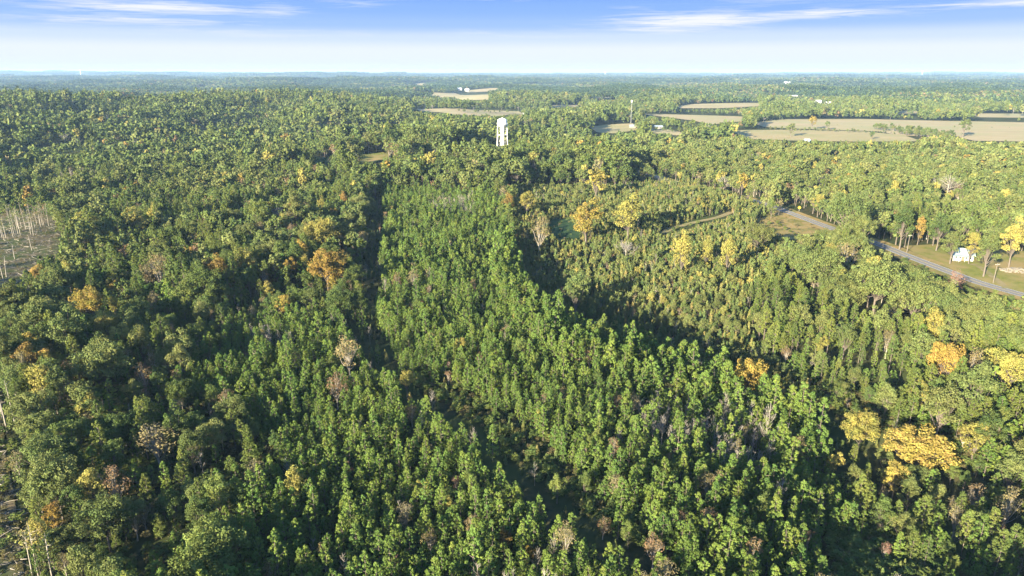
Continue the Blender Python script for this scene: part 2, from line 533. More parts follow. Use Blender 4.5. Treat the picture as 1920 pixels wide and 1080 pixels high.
ROADSEEN = [[(1464, 390), (1480, 388), (1566, 424), (1562, 434), (1535, 428), (1470, 402)], [(1640, 452), (1660, 452), (1760, 495), (1850, 526), (1925, 545), (1925, 560), (1860, 552), (1815, 545), (1760, 520), (1690, 487), (1648, 464)]]
BANK = [(1420, 408), (1470, 402), (1535, 430), (1500, 440), (1455, 438), (1425, 420)]
TRACK = [(1372, 398), (1345, 408), (1300, 418), (1262, 428), (1240, 438)]
TRACKSEEN = [(1372, 394), (1374, 402), (1300, 424), (1240, 440), (1236, 434), (1300, 413)]
MEADOW = [(1032, 412), (1062, 410), (1084, 428), (1086, 442), (1050, 444), (1030, 428)]
YARD = [(672, 291), (724, 286), (728, 296), (700, 301), (676, 302)]
YARD2 = [(588, 296), (616, 296), (618, 303), (592, 306)]
CUT1 = [(-160, 395), (0, 405), (60, 402), (100, 408), (114, 440), (108, 475), (66, 505), (42, 535), (0, 560), (-200, 600)]
CUT2 = [(-300, 700), (-10, 700), (6, 760), (10, 860), (22, 900), (34, 980), (48, 1100), (60, 1400), (-500, 1500)]
CARVE = [f[1] for f in FIELDS] + ROADSEEN + [LAWN, BANK, TRACKSEEN, MEADOW, YARD, YARD2]
TOWER_XY = ground(942, 284)
HOUSE_XY = ground(1803, 486)

# ------------------------------------------------------------------ stands of trees (photo pixels at canopy height)
GAPS = [
    [(688, 352), (714, 350), (722, 400), (708, 450), (718, 500), (704, 545), (722, 600), (760, 655), (806, 700), (790, 725), (738, 690), (700, 650), (664, 612), (678, 560), (660, 505), (684, 450), (682, 400)],
    [(640, 560), (700, 590), (730, 640), (720, 680), (690, 660), (650, 610)],
    [(775, 650), (865, 680), (955, 728), (1022, 778), (1078, 832), (1136, 886), (1208, 930), (1280, 995), (1215, 1040), (1115, 985), (1030, 930), (975, 885), (922, 832), (876, 788), (820, 758), (760, 715)],
    [(330, 575), (372, 590), (350, 625), (318, 628)],
    [(360, 820), (400, 825), (405, 865), (365, 880)],
    [(1490, 690), (1560, 700), (1640, 730), (1740, 765), (1820, 800), (1875, 865), (1800, 900), (1700, 830), (1600, 800), (1530, 770)],
    [(1545, 940), (1640, 960), (1720, 1000), (1800, 1060), (1830, 1200), (1600, 1300), (1560, 1100)],
]
SCRUB = [(965, 445), (1010, 410), (1080, 372), (1180, 330), (1290, 320), (1400, 372), (1470, 420), (1500, 445), (1440, 500), (1400, 540), (1400, 600), (1470, 650), (1530, 690), (1590, 740), (1620, 800), (1540, 820), (1440, 760), (1330, 720), (1200, 670), (1100, 640), (1020, 590), (960, 500)]
PLANT = [(716, 340), (930, 350), (965, 445), (985, 520), (1030, 580), (1110, 610), (1210, 634), (1330, 675), (1440, 720), (1500, 760), (1560, 830), (1600, 920), (1580, 1080), (1640, 1400), (1800, 3200), (-200, 3200), (330, 1300), (430, 1080), (490, 880), (520, 790), (400, 720), (330, 690), (370, 620), (470, 580), (560, 560), (700, 600)]
RIGHTPINE = [(1400, 500), (1470, 480), (1560, 560), (1700, 600), (1800, 640), (1960, 640), (2300, 700), (2600, 3200), (1800, 3200), (1640, 1400), (1580, 1080), (1600, 920), (1560, 830), (1540, 740), (1500, 690), (1420, 620)]
ROADOAK = [(1440, 372), (1560, 380), (1650, 400), (1680, 470), (1780, 540), (1960, 590), (1960, 650), (1800, 640), (1700, 600), (1560, 560), (1470, 480), (1480, 440)]
HARDWOOD = [(1130, 285), (1300, 262), (1700, 258), (2300, 255), (2400, 560), (1960, 560), (1640, 452), (1560, 400), (1440, 372), (1290, 320), (1180, 330)]
EDGE = [(110, 330), (180, 330), (200, 430), (140, 540), (110, 620), (90, 760), (130, 900), (170, 1080), (200, 1500), (0, 1500), (20, 1000), (0, 860), (-40, 700), (-40, 590), (60, 510), (110, 440)]
LEFTWOOD = [(-500, 325), (700, 325), (690, 560), (560, 580), (400, 600), (330, 700), (420, 730), (520, 800), (430, 1080), (330, 1400), (100, 3200), (-900, 3200), (-900, 325)]
GREYS = [[(1190, 715), (1290, 730), (1400, 745), (1490, 800), (1440, 850), (1300, 830), (1210, 780)], [(165, 712), (300, 715), (410, 735), (400, 770), (280, 755), (160, 740)],
         [(800, 358), (890, 358), (890, 384), (800, 384)], [(880, 1030), (1120, 1040), (1110, 1100), (850, 1100)], [(1000, 975), (1045, 975), (1045, 1020), (1000, 1020)],
         [(460, 595), (530, 590), (560, 625), (480, 625)]]

ZONES = [('gap', GAPS, 3.4), ('plant', [PLANT], 2.4), ('scrub', [SCRUB], 2.0), ('rightpine', [RIGHTPINE], 3.6), ('roadoak', [ROADOAK], 5.4),
         ('edge', [EDGE], 4.2), ('leftwood', [LEFTWOOD], 3.8), ('hardwood', [HARDWOOD], 6.0), ('mixed', None, 6.8)]
PROB = {
    'gap': dict(cd=.80, br=.07, gb=.05, rb=.04, yp=.04),
    'scrub': dict(cd=.66, gb=.12, ob=.12, rb=.02, tn=.02, br=.02, yb=.03),
    'plant': dict(yp=.93, rb=.012, tn=.014, br=.012, rd=.008, gb=.012, yb=.004),
    'rightpine': dict(tp=.36, yp=.32, gb=.07, ob=.12, OO=.02, br=.05, rb=.03, tn=.03, yb=.02, rd=.01),
    'roadoak': dict(OO=.5, ob=.20, gb=.13, yb=.04, tn=.05, tp=.05, rb=.03),
    'edge': dict(tp=.30, gb=.16, OO=.20, ob=.18, yb=.05, tn=.06, og=.02, rb=.03, br=.03),
    'leftwood': dict(GG=.03, OO=.02, gb=.22, tp=.18, yp=.31, ob=.07, tn=.05, rb=.04, yb=.012, og=.006, br=.03, rd=.01),
    'hardwood': dict(OO=.22, ob=.21, gb=.20, yb=.065, tn=.07, og=.012, rb=.03, sb=.03, tp=.085),
    'mixed': dict(GG=.14, OO=.03, gb=.38, tp=.24, ob=.09, yb=.022, tn=.04, og=.006, rb=.03, sb=.02),
}
SCL = {'OO': (.6, .95), 'GG': (.6, .95), 'GD': (.8, 1), 'YY': (.7, 1), 'OG': (.7, 1), 'yp': (.62, 1.18), 'tp': (.5, .84), 'gb': (.42, .88), 'ob': (.7, 1.1), 'yb': (.55, .95), 'gd': (.8, 1), 'og': (.55, .95), 'rb': (.5, .95), 'tn': (.55, 1.0), 'rd': (.4, .7), 'cd': (.5, 1.25), 'br': (.42, .82), 'sb': (.7, 1.1)}

PN = _waves(6, 60, 190)


def patchy(x, y):
    s = sum(np.sin(a * x + b * y + p) for a, b, p in PN) / 3.0
    return np.clip(.5 + .5 * s, 0, 1)


LN = _waves(7, 34, 95)
LN2 = _waves(7, 110, 260)


def lumpy(x, y):
    s = sum(np.sin(a * x + b * y + p) for a, b, p in LN) / 3.2 * (1 - .5 * sm(400, 800, y)) + sum(np.sin(a * x + b * y + p) for a, b, p in LN2) / 3.2 * sm(400, 800, y)
    return np.clip(.5 + .5 * s, 0, 1)


def zone_of(u, v):
    z = np.full(u.shape, len(ZONES) - 1)
    for i in range(len(ZONES) - 2, -1, -1):
        for poly in ZONES[i][1]:
            z[pip(poly, u, v)] = i
    d = (z == len(ZONES) - 1) & (v > 335)
    nm = [q[0] for q in ZONES]
    z[d] = np.where(u[d] < 960, nm.index('leftwood'), np.where(u[d] > 1440, nm.index('rightpine'), nm.index('scrub')))
    return z


sites = {k: [] for k in ('x', 'y', 's', 'sp', 'zone')}
taken_xy = []


def scatter(zi, spacing, rmax, rmin=36.0, patch_rmin=0):
    """jittered grid over the fan of ground that the zone may cover"""
    ymax = rmax
    half = .86
    ys = np.arange(24, ymax, spacing)
    out = []
    for yy in ys:
        w = half * yy + 50
        xs = np.arange(-w, w, spacing)
        out.append(np.stack([xs, np.full(xs.shape, yy)], 1))
    p = np.concatenate(out)
    p = p + rng.uniform(-.43, .43, p.shape) * spacing
    r = np.hypot(p[:, 0], p[:, 1])
    p = p[(r < rmax) & (r > rmin) & (r > patch_rmin)]
    u, v = project(p[:, 0], p[:, 1], H(p[:, 0], p[:, 1]) + 8)
    z = zone_of(u, v)
    p = p[z == zi]
    return p


# landmark trees : (u, v of the crown centre, crown width px, species, height factor, label, short name)
MARKS = [
    (1725, 836, 128, 'GD', .72, 'largest golden spreading tree beside the dark gap near the lower right', 'the largest golden tree'),
    (1616, 800, 78, 'GD', 1.1, 'bright golden tree directly beside the largest golden spreading tree', 'the second golden tree'),
    (1680, 892, 52, 'gd', .9, 'small yellow tree in front of the largest golden spreading tree', 'the small yellow tree'),
    (1402, 702, 70, 'OG', 1.25, 'rounded orange gold tree alone at the end of the shaded cedar draw', 'the lone orange gold tree'),
    (1775, 676, 72, 'OG', 1.3, 'orange brown dome shaped tree among olive oaks of the right wood', 'the orange brown dome tree'),
    (1888, 690, 84, 'YY', 1.15, 'broad yellow olive dome tree at the right edge beside the orange dome', 'the yellow olive dome tree'),
    (1826, 682, 50, 'tn', 1, 'tan tree between the orange dome and the yellow olive dome', 'the tan tree between domes'),
    (612, 497, 78, 'OG', 1.05, 'large orange tree in the left wood beside the dark gap', 'the large orange tree'),
    (600, 436, 66, 'YY', 1.1, 'yellow brown tree standing behind the large orange tree', 'the yellow brown tree'),
    (254, 412, 46, 'gd', .9, 'brightest yellow tree in the upper left wood', 'the brightest yellow tree'),
    (168, 565, 66, 'OG', 1.1, 'orange brown tree at the left wood edge below the clearing', 'the edge orange tree'),
    (200, 608, 60, 'YY', 1.1, 'yellow olive tree just below the orange brown edge tree', 'the yellow olive edge tree'),
    (394, 502, 36, 'og', .9, 'small orange tree in the middle of the left wood', 'the small orange tree'),
    (298, 503, 48, 'tn', .95, 'pinkish tan tree near the small orange tree', 'the pinkish tan tree'),
    (630, 722, 44, 'rb', .9, 'rust brown tree between two young pine blocks', 'the rust brown tree'),
    (652, 660, 56, 'tn', .9, 'pale olive grey tree above the rust brown tree', 'the pale olive grey tree'),
    (290, 826, 92, 'tn', .55, 'pale half bare spreading tree over the lower left wood', 'the half bare spreading tree'),
    (214, 902, 66, 'rb', .8, 'orange tan tree above the big olive oak at lower left', 'the orange tan tree'),
    (194, 968, 104, 'OO', 1.05, 'big olive oak at the lower left wood edge', 'the big olive oak'),
    (190, 678, 100, 'OO', 1.0, 'wide dull olive oak under the yellow olive edge tree', 'the dull olive oak'),
    (268, 700, 40, 'rb', .9, 'brown sparse tree beside the wide dull olive oak', 'the brown sparse tree'),
    (1280, 468, 46, 'yb', 1.2, 'tallest yellow green tree of three at the cedar field', 'the tallest of three yellow trees'),
    (1326, 468, 32, 'yb', 1.2, 'middle yellow green tree of three at the cedar field', 'the middle yellow green tree'),
    (1366, 472, 40, 'yb', 1.2, 'rounded yellow green tree nearest the road of three', 'the rounded yellow green tree'),
    (1100, 406, 62, 'og', .85, 'orange brown tree beside the shaded green meadow', 'the meadow orange tree'),
    (1180, 396, 60, 'yb', .9, 'yellow tree between the meadow and the dirt track', 'the meadow yellow tree'),
    (1174, 462, 34, 'sb', .9, 'grey leafless tree standing alone in the cedar field', 'the grey leafless tree'),
    (1012, 430, 46, 'tn', .9, 'pale orange tan tree in front of the shaded meadow', 'the pale meadow tree'),
    (988, 376, 34, 'yb', .9, 'golden olive tree at the far corner of the pine stand', 'the stand corner tree'),
    (1118, 336, 44, 'gd', .85, 'bright yellow tree halfway between water tower and meadow', 'the halfway yellow tree'),
    (1448, 388, 22, 'gb', .9, 'bright green round tree at the far end of the road', 'the road end green tree'),
    (1424, 440, 60, 'OO', 1.0, 'round olive oak on the tan bank below the road', 'the bank oak'),
    (1592, 396, 84, 'OO', 1.1, 'big olive yellow oak overhanging the road', 'the overhanging oak'),
    (1612, 428, 60, 'OO', 1.2, 'olive oak hiding the road between its two visible stretches', 'the road hiding oak'),
    (1540, 500, 90, 'OO', 1.0, 'wide olive oak between cedar field and roadside', 'the wide roadside oak'),
    (1648, 525, 110, 'OO', .9, 'massive olive oak below the road opposite the lawn', 'the massive oak'),
    (1718, 560, 100, 'OO', .9, 'second massive olive oak beside the massive roadside oak', 'the second massive oak'),
    (1590, 480, 50, 'tn', .85, 'pinkish tan tree beside the road where it reappears', 'the road tan tree'),
    (1792, 528, 34, 'rd', 1.1, 'reddish brown shrubby tree in front of the road', 'the reddish road tree'),
    (1080, 540, 56, 'ob', 1.0, 'sparse olive tree at the edge of the cedar draw', 'the draw olive tree'),
    (1056, 552, 20, 'rb', 1.4, 'slender brown tree next to the sparse olive tree', 'the slender brown tree'),
    (775, 520, 30, 'tn', .9, 'pinkish brown tree near the dark gap in the pine stand', 'the pinkish gap tree'),
    (744, 525, 24, 'rb', 1.0, 'brown slim tree at the pine stand edge by the gap', 'the slim gap tree'),
    (862, 645, 26, 'yb', .9, 'pale yellow small tree in the middle of the pine stand', 'the pale stand tree'),
    (762, 712, 34, 'yb', .9, 'yellow green tree beside the diagonal dark gap', 'the gap yellow tree'),
    (772, 772, 28, 'rb', .9, 'rust coloured small tree amid young pines', 'the rust small tree'),
    (946, 1006, 28, 'og', 1.1, 'small bright orange tree among young pines near the lower edge', 'the bright orange sapling'),
    (760, 962, 42, 'tn', .95, 'tan brown bushy tree among young pines near the lower edge', 'the tan bushy tree'),
    (1226, 1026, 46, 'rb', .95, 'rust tan round tree beside the bright pines at lower edge', 'the rust round tree'),
    (1326, 906, 40, 'tn', .95, 'tan tree with thin leaves on the right side of the pines', 'the thin tan tree'),
    (1830, 930, 44, 'rb', 1.0, 'rust tan tree beside tall pines in the lower right wood', 'the right rust tree'),
    (1892, 945, 60, 'tn', .95, 'broad tan orange tree at the lower right edge', 'the right tan tree'),
    (1866, 990, 40, 'rb', 1.1, 'half bare brown tree under the broad tan orange tree', 'the half bare brown tree'),
    (1660, 1030, 22, 'rd', 1.2, 'pink red slim sapling in the shaded lower right gap', 'the pink red sapling'),
    (990, 1036, 26, 'og', 1.1, 'orange tan sapling next to grey leafless saplings', 'the orange tan sapling'),
    (415, 815, 22, 'rd', 1.2, 'pink red small tree between left wood and pines', 'the pink red small tree'),
    (566, 332, 30, 'yb', 1.2, 'tall bright yellow tree in the upper wood', 'the tall yellow tree'),
    (520, 396, 36, 'sb', .9, 'pinkish bare tree in the upper left wood', 'the pinkish bare tree'),
    (1780, 340, 46, 'sb', .8, 'spreading bare grey tree in the right hardwoods', 'the spreading bare tree'),
    (1790, 449, 44, 'ob', .95, 'olive tree standing directly in front of the white cottage', 'the cottage olive tree'),
    (1856, 462, 52, 'ob', 1.0, 'pale limbed tree standing on the lawn by the cottage', 'the lawn tree'),
    (1824, 456, 34, 'yb', 1.05, 'yellow green tree beside the white cottage on its lawn', 'the cottage yellow tree'),
    (1764, 424, 40, 'gb', 1.05, 'fresh green tree at the wood edge behind the lawn', 'the fresh green tree'),
    (1726, 425, 24, 'og', 1.3, 'slim orange tree at the wood edge along the lawn', 'the slim orange tree'),
    (1696, 412, 48, 'gb', 1.05, 'green broad tree where the lawn narrows by the road', 'the lawn corner tree'),
    (1905, 440, 50, 'yb', 1.1, 'tall yellow green tree behind the lawn at the right edge', 'the right lawn tree'),
    (1000, 300, 26, 'yb', 1, 'yellow tree beyond the pine stand in line with the tower', 'the tower line tree'),
    (640, 288, 30, 'gb', 1, 'round dark green tree beside the far farm yard', 'the yard round tree'),
]
marks = []
for u, v, wpx, sp, hf, lab, short in MARKS:
    shp = SPEC[sp][0]
    x, y = ground(u, v, 7.0)
    for _ in range(3):
        dist = math.hypot(y, 72) * math.cos(math.atan2(72, y) - PITCH)
        R = wpx / 1280 * dist / 2
        s = R / NAT_R[shp] / 1.04
        hz = s * hf
        x, y = ground(u, v, NAT_H[shp] * hz * .66)
    marks.append(dict(x=x, y=y, s=s, hz=hz, sp=sp, label=lab, short=short, R=R))

TREES = []   # arrays gathered then merged
for zi, (zn, polys, sp_) in enumerate(ZONES):
    rmax = {'gap': 480, 'scrub': 520, 'plant': 600, 'rightpine': 420, 'roadoak': 480, 'edge': 560, 'leftwood': 620, 'hardwood': 1050, 'mixed': 1900}[zn]
    if zn == 'mixed':
        p = np.concatenate([scatter(zi, sp_, 760), scatter(zi, 8.8, 1900, patch_rmin=760)])
    else:
        p = scatter(zi, sp_, rmax)
    if not len(p):
        continue
    if zn == 'gap':
        p = p[rng.uniform(size=len(p)) < .6]
    n = patchy(p[:, 0], p[:, 1])
    keys = list(PROB[zn]); base = np.array([PROB[zn][k] for k in keys])
    W = np.tile(base, (len(p), 1))
    for j, k in enumerate(keys):
        if k in ('yb', 'og', 'rb', 'tn', 'gd', 'sb', 'rd', 'ob', 'OO') and zn not in ('plant', 'roadoak'):
            W[:, j] *= .3 + 1.4 * n
        if k in ('tp', 'yp') and zn != 'plant':
            W[:, j] *= 1.8 - 1.6 * n
    u, v = project(p[:, 0], p[:, 1], H(p[:, 0], p[:, 1]) + 8)
    if 'br' in keys:
        gm = np.zeros(len(p), bool)
        for g in GREYS:
            gm |= pip(g, u, v)
        W[gm, keys.index('br')] = 1.9
    W /= W.sum(1, keepdims=True)
    ch = (rng.uniform(size=(len(p), 1)) > np.cumsum(W, 1)).sum(1).clip(0, len(keys) - 1)
    spc = np.array(keys)[ch]
    s = np.zeros(len(p))
    for k in keys:
        m = spc == k
        lo, hi = SCL[k]
        s[m] = rng.uniform(lo, hi, m.sum())
    small = .42 if zn == 'scrub' else .5 if zn == 'gap' else .62 if zn == 'plant' else 1
    s[~np.isin(spc, ['cd', 'yp', 'br'])] *= small
    if zn == 'gap':
        s[spc == 'cd'] *= .6
    if zn == 'leftwood':
        s[spc == 'yp'] *= 1.2; s[(spc != 'yp') & (p[:, 1] < 170)] *= .84
    if zn == 'rightpine':
        s[spc == 'tp'] *= .95; s[spc == 'yp'] *= 1.2; s[(spc != 'yp') & (p[:, 1] < 170)] *= .845
    if zn == 'mixed':
        s *= np.where(np.hypot(p[:, 0], p[:, 1]) > 450, 1.36, 1.12)
    # canopy height varies over the wood: knolls of tall trees, hollows of low ones
    hv = lumpy(p[:, 0], p[:, 1])
    if zn in ('leftwood', 'mixed', 'hardwood', 'rightpine', 'edge'):
        s *= .64 + .62 * hv
        hole = (hv < .16) & (np.hypot(p[:, 0], p[:, 1]) > 330) & (rng.uniform(size=len(p)) < .75)
        p, spc, s = p[~hole], spc[~hole], s[~hole]
    elif zn == 'plant':
        s *= .88 + .24 * hv
        s *= np.where(rng.uniform(size=len(s)) < .07, 1.3, 1.0)
        uu_, vv_ = project(p[:, 0] + 9, p[:, 1] + 9, H(p[:, 0] + 9, p[:, 1] + 9) + 8)
        s[pip(SCRUB, uu_, vv_)] *= 1.5
    TREES.append((p, spc, s, np.full(len(p), zi)))
P = np.concatenate([t[0] for t in TREES]); SPC = np.concatenate([t[1] for t in TREES]); S = np.concatenate([t[2] for t in TREES]); Z = np.concatenate([t[3] for t in TREES])
HZ = S * rng.uniform(.9, 1.12, len(S))
GZ = H(P[:, 0], P[:, 1])
natH = np.array([NAT_H[SPEC[k][0]] for k in SPC]); natR = np.array([NAT_R[SPEC[k][0]] for k in SPC])
top = natH * HZ; rad = natR * S
DIST = np.hypot(P[:, 0], P[:, 1])
# keep the open ground open: nothing stands on it or hides it
keep = np.ones(len(P), bool)
for fr, side in ((0, 0), (.2, 0), (.4, 0), (.6, 0), (.8, 0), (.96, 0), (.6, 1), (.6, -1), (.75, .8), (.75, -.8), (.9, .5), (.9, -.5)):
    u, v = project(P[:, 0] + side * rad, P[:, 1], GZ + fr * top)
    for poly in CARVE:
        keep &= ~pip(poly, u, v)
    for poly in (CUT1, CUT2):
        if fr < .7:
            keep &= ~pip(poly, u, v)
    keep &= ~(pip([(926, 218), (958, 218), (961, 271), (922, 271)], u, v) & (DIST < math.hypot(*TOWER_XY) + 6))
    keep &= ~(pip([(1774, 452), (1834, 452), (1834, 498), (1772, 498)], u, v) & (DIST < math.hypot(*HOUSE_XY) + 12))
# road corridor itself, whether or not it shows
RP = [ground(u, v) for u, v in ROADLINE]
# extend the road beyond the visible part so that it leaves the picture naturally
RP = [(RP[0][0] - 60, RP[0][1] + 130), (RP[0][0] - 18, RP[0][1] + 45)] + RP


def seg_dist(pts, x, y):
    d = np.full(np.shape(x), 1e9)
    for (ax, ay), (bx, by) in zip(pts[:-1], pts[1:]):
        t = np.clip(((x - ax) * (bx - ax) + (y - ay) * (by - ay)) / max((bx - ax) ** 2 + (by - ay) ** 2, 1e-9), 0, 1)
        d = np.minimum(d, np.hypot(x - ax - t * (bx - ax), y - ay - t * (by - ay)))
    return d


keep &= seg_dist(RP, P[:, 0], P[:, 1]) > 6.5
keep &= np.hypot(P[:, 0] - HOUSE_XY[0], P[:, 1] - HOUSE_XY[1]) > 9
keep &= np.hypot(P[:, 0] - TOWER_XY[0], P[:, 1] - TOWER_XY[1]) > 10
for m in marks:
    r = np.hypot(P[:, 0] - m['x'], P[:, 1] - m['y'])
    keep &= r > np.where(natH * HZ > 6, m['R'] * .8, m['R'] * .4)
    # nor right in front of a landmark's crown
    ux, vx = project(np.array(m['x']), np.array(m['y']), H(m['x'], m['y']) + NAT_H[SPEC[m['sp']][0]] * m['hz'] * .72)
    ut, vt = project(P[:, 0], P[:, 1], GZ + top * .85)
    d = math.hypot(m['x'], m['y'])
    wpx = m['R'] / d * 1280
    keep &= ~((np.hypot(ut - ux, vt - vx) < wpx * .9) & (DIST < d) & (DIST > d - 60))
# low trees only on the sunny side of the water tower
for (qx, qy), ln, wd, cap in ((TOWER_XY, 75, 13, 8.0), (ground(702, 294), 60, 22, 5.5)):
    rx, ry = P[:, 0] - qx, P[:, 1] - qy
    al = -(rx * math.sin(SUN_AZ) + ry * math.cos(SUN_AZ)); ac = np.abs(rx * math.cos(SUN_AZ) - ry * math.sin(SUN_AZ))
    low = (al > -4) & (al < ln) & (ac < wd) & (top > cap)
    k = cap / top[low]
    S[low] *= k; HZ[low] *= k; rad[low] *= k; top[low] = cap
# frame margins
u, v = project(P[:, 0], P[:, 1], GZ + top * .6)
keep &= (u > -420) & (u < 2200)
P, SPC, S, Z, HZ, GZ, top, rad, DIST = (a[keep] for a in (P, SPC, S, Z, HZ, GZ, top, rad, DIST))
u, v = project(P[:, 0], P[:, 1], GZ + top * .75)
inframe = (u > 4) & (u < 1916) & (v < 1074)
KIND = np.array([SPEC[k][2] for k in SPC])
single = np.zeros(len(P), bool)
for kind in sorted(set(KIND)):
    quota = 300 - sum(1 for m in marks if SPEC[m['sp']][2] == kind)
    idx = np.where((KIND == kind) & inframe)[0]
    # those that show largest: size over distance
    idx = idx[np.argsort(-(rad[idx] / np.hypot(DIST[idx], 70)))][:quota]
    single[idx] = True

# ------------------------------------------------------------------ words for the labels
KW = {'young_pine': 'young pine', 'tall_pine': 'tall pine', 'broadleaf_tree': 'broadleaf tree', 'autumn_tree': 'tree', 'bare_tree': 'bare tree', 'cedar_tree': 'narrow cedar'}
CW = {'OO': 'olive', 'GG': 'green', 'GD': 'golden', 'YY': 'yellow', 'OG': 'orange', 'yp': 'green', 'tp': 'green', 'gb': 'green', 'ob': 'olive', 'yb': 'yellow', 'gd': 'golden', 'og': 'orange', 'rb': 'rust brown', 'tn': 'tan', 'rd': 'reddish', 'cd': 'dull green', 'br': 'slender', 'sb': 'spreading'}
CATW = {'young_pine': 'pine', 'tall_pine': 'pine', 'broadleaf_tree': 'tree', 'autumn_tree': 'tree', 'bare_tree': 'tree', 'cedar_tree': 'cedar'}


def place_words(zn, u, v):
    band = 'nearest' if v > 930 else 'middle' if v > 700 else 'far'
    if zn == 'plant':
        side = 'left of the straight gap' if u < 620 else 'left of the diagonal gap' if u < 930 + (v - 752) * .9 else 'right of the diagonal gap'
        return f'in the {band} pine stand {side}'
    if zn == 'gap':
        return 'in the low growth of ' + ('the gap beside the pine stand' if u < 760 else 'the diagonal dark gap' if u < 1300 else 'the shaded lower right gap')
    if zn == 'scrub':
        return 'in the shaded cedar draw' if v > 590 else 'in the open cedar field ' + ('by the meadow' if u < 1150 else 'below the dirt track' if v > 440 else 'above the dirt track')
    if zn == 'rightpine':
        return 'in the right hand wood ' + ('at its lower end' if v > 880 else 'around the golden trees' if v > 730 else 'below the roadside oaks')
    if zn == 'roadoak':
        return 'in the oak belt below the road'
    if zn == 'edge':
        return 'on the sunlit wood edge ' + ('at the lower clearing' if v > 700 else 'at the upper clearing')
    if zn == 'leftwood':
        return 'in the left wood ' + ('at its lower end' if v > 860 else 'below the orange trees' if v > 560 else 'around the yellow trees')
    if zn == 'hardwood':
        return 'in the hardwoods beyond the road' + (' behind the lawn' if u > 1650 else ' behind the cedar field')
    return 'in the mixed wood ' + ('before the water tower' if u < 1200 else 'beyond the hardwoods')


def tree_object(sp, i, x, y, z, s, hz, rot, label, group):
    name = SPEC[sp][2]
    root = empty(name, (x, y, z), rot)
    root.scale = (s, s, hz)
    link('crown', crown_mesh(sp, i, 0 if math.hypot(x, y) < 420 else 1), root)
    link('trunk', trunk_mesh(sp, i, 0), root)
    return tag(root, label, CATW[name], group)


for m in marks:
    sp = m['sp']
    i = int(rng.integers(NVAR[SPEC[sp][0]]))
    if sp == 'yb' and m['hz'] > 1.15 * m['s']:
        i = 5
    tree_object(sp, i, m['x'], m['y'], float(H(m['x'], m['y'])), m['s'], m['hz'], random.uniform(0, 6.28), m['label'], 'landmark trees')
MX = np.array([[m['x'], m['y'], m['R']] for m in marks])
uu, vv = project(P[:, 0], P[:, 1], GZ + top * .7)
for j in np.where(single)[0]:
    sp = SPC[j]; kind = SPEC[sp][2]; zn = ZONES[Z[j]][0]
    rel = (S[j] - SCL[sp][0]) / (SCL[sp][1] - SCL[sp][0])
    size = 'small ' if rel < .25 else 'large ' if rel > .8 else ''
    dd = np.hypot(MX[:, 0] - P[j, 0], MX[:, 1] - P[j, 1]) - MX[:, 2]
    k = int(np.argmin(dd))
    where = f"close beside {marks[k]['short']}" if dd[k] < 6 else place_words(zn, uu[j], vv[j])
    what = f'{size}{CW[sp]} {KW[kind]}'
    label = f'{what} {where}'
    tree_object(sp, int(rng.integers(NVAR[SPEC[sp][0]])), P[j, 0], P[j, 1], GZ[j], S[j], HZ[j], random.uniform(0, 6.28), label, label.replace(KW[kind], KW[kind] + 's'))


# ------------------------------------------------------------------ the uncountable rest of the wood
def scatter_object(name, protos, idx, loc, rot, scl, label, cat):
    """points that carry one of PROTOS each: geometry nodes, one object"""
    me = bpy.data.meshes.new(name + '_points')
    me.vertices.add(len(loc)); me.vertices.foreach_set('co', np.asarray(loc, np.float32).ravel())
    a = me.attributes.new('pick', 'INT', 'POINT'); a.data.foreach_set('value', np.asarray(idx, np.int32))
    a = me.attributes.new('turn', 'FLOAT_VECTOR', 'POINT'); a.data.foreach_set('vector', np.asarray(rot, np.float32).ravel())
    a = me.attributes.new('size', 'FLOAT_VECTOR', 'POINT'); a.data.foreach_set('vector', np.asarray(scl, np.float32).ravel())
    me.update()
    o = link(name, me)
    tag(o, label, cat, None, 'stuff')
    ng = bpy.data.node_groups.new(name, 'GeometryNodeTree')
    ng.interface.new_socket('Geometry', in_out='INPUT', socket_type='NodeSocketGeometry')
    ng.interface.new_socket('Geometry', in_out='OUTPUT', socket_type='NodeSocketGeometry')
    N, L = ng.nodes, ng.links
    gi = N.new('NodeGroupInput'); go = N.new('NodeGroupOutput'); jn = N.new('GeometryNodeJoinGeometry')

    def attr(nm, ty):
        q = N.new('GeometryNodeInputNamedAttribute'); q.data_type = ty; q.inputs['Name'].default_value = nm
        return next(s for s in q.outputs if s.enabled and s.name == 'Attribute')
    pk, tr, sz = attr('pick', 'INT'), attr('turn', 'FLOAT_VECTOR'), attr('size', 'FLOAT_VECTOR')
    for k, pm in enumerate(protos):
        src = bpy.data.objects.new(name + '_kind', pm)      # never linked to the scene: only carries the mesh
        oi = N.new('GeometryNodeObjectInfo'); oi.inputs['Object'].default_value = src
        oi.inputs['As Instance'].default_value = False
        cp = N.new('FunctionNodeCompare'); cp.data_type = 'INT'; cp.operation = 'EQUAL'
        ins = [s for s in cp.inputs if s.enabled]
        L.new(pk, ins[0]); ins[1].default_value = k
        ip = N.new('GeometryNodeInstanceOnPoints')
        L.new(gi.outputs[0], ip.inputs['Points']); L.new(cp.outputs[0], ip.inputs['Selection'])
        L.new(oi.outputs['Geometry'], ip.inputs['Instance'])
        L.new(tr, ip.inputs['Rotation']); L.new(sz, ip.inputs['Scale'])
        L.new(ip.outputs[0], jn.inputs[0])
    L.new(jn.outputs[0], go.inputs[0])
    md = o.modifiers.new('scatter', 'NODES'); md.node_group = ng
    return o


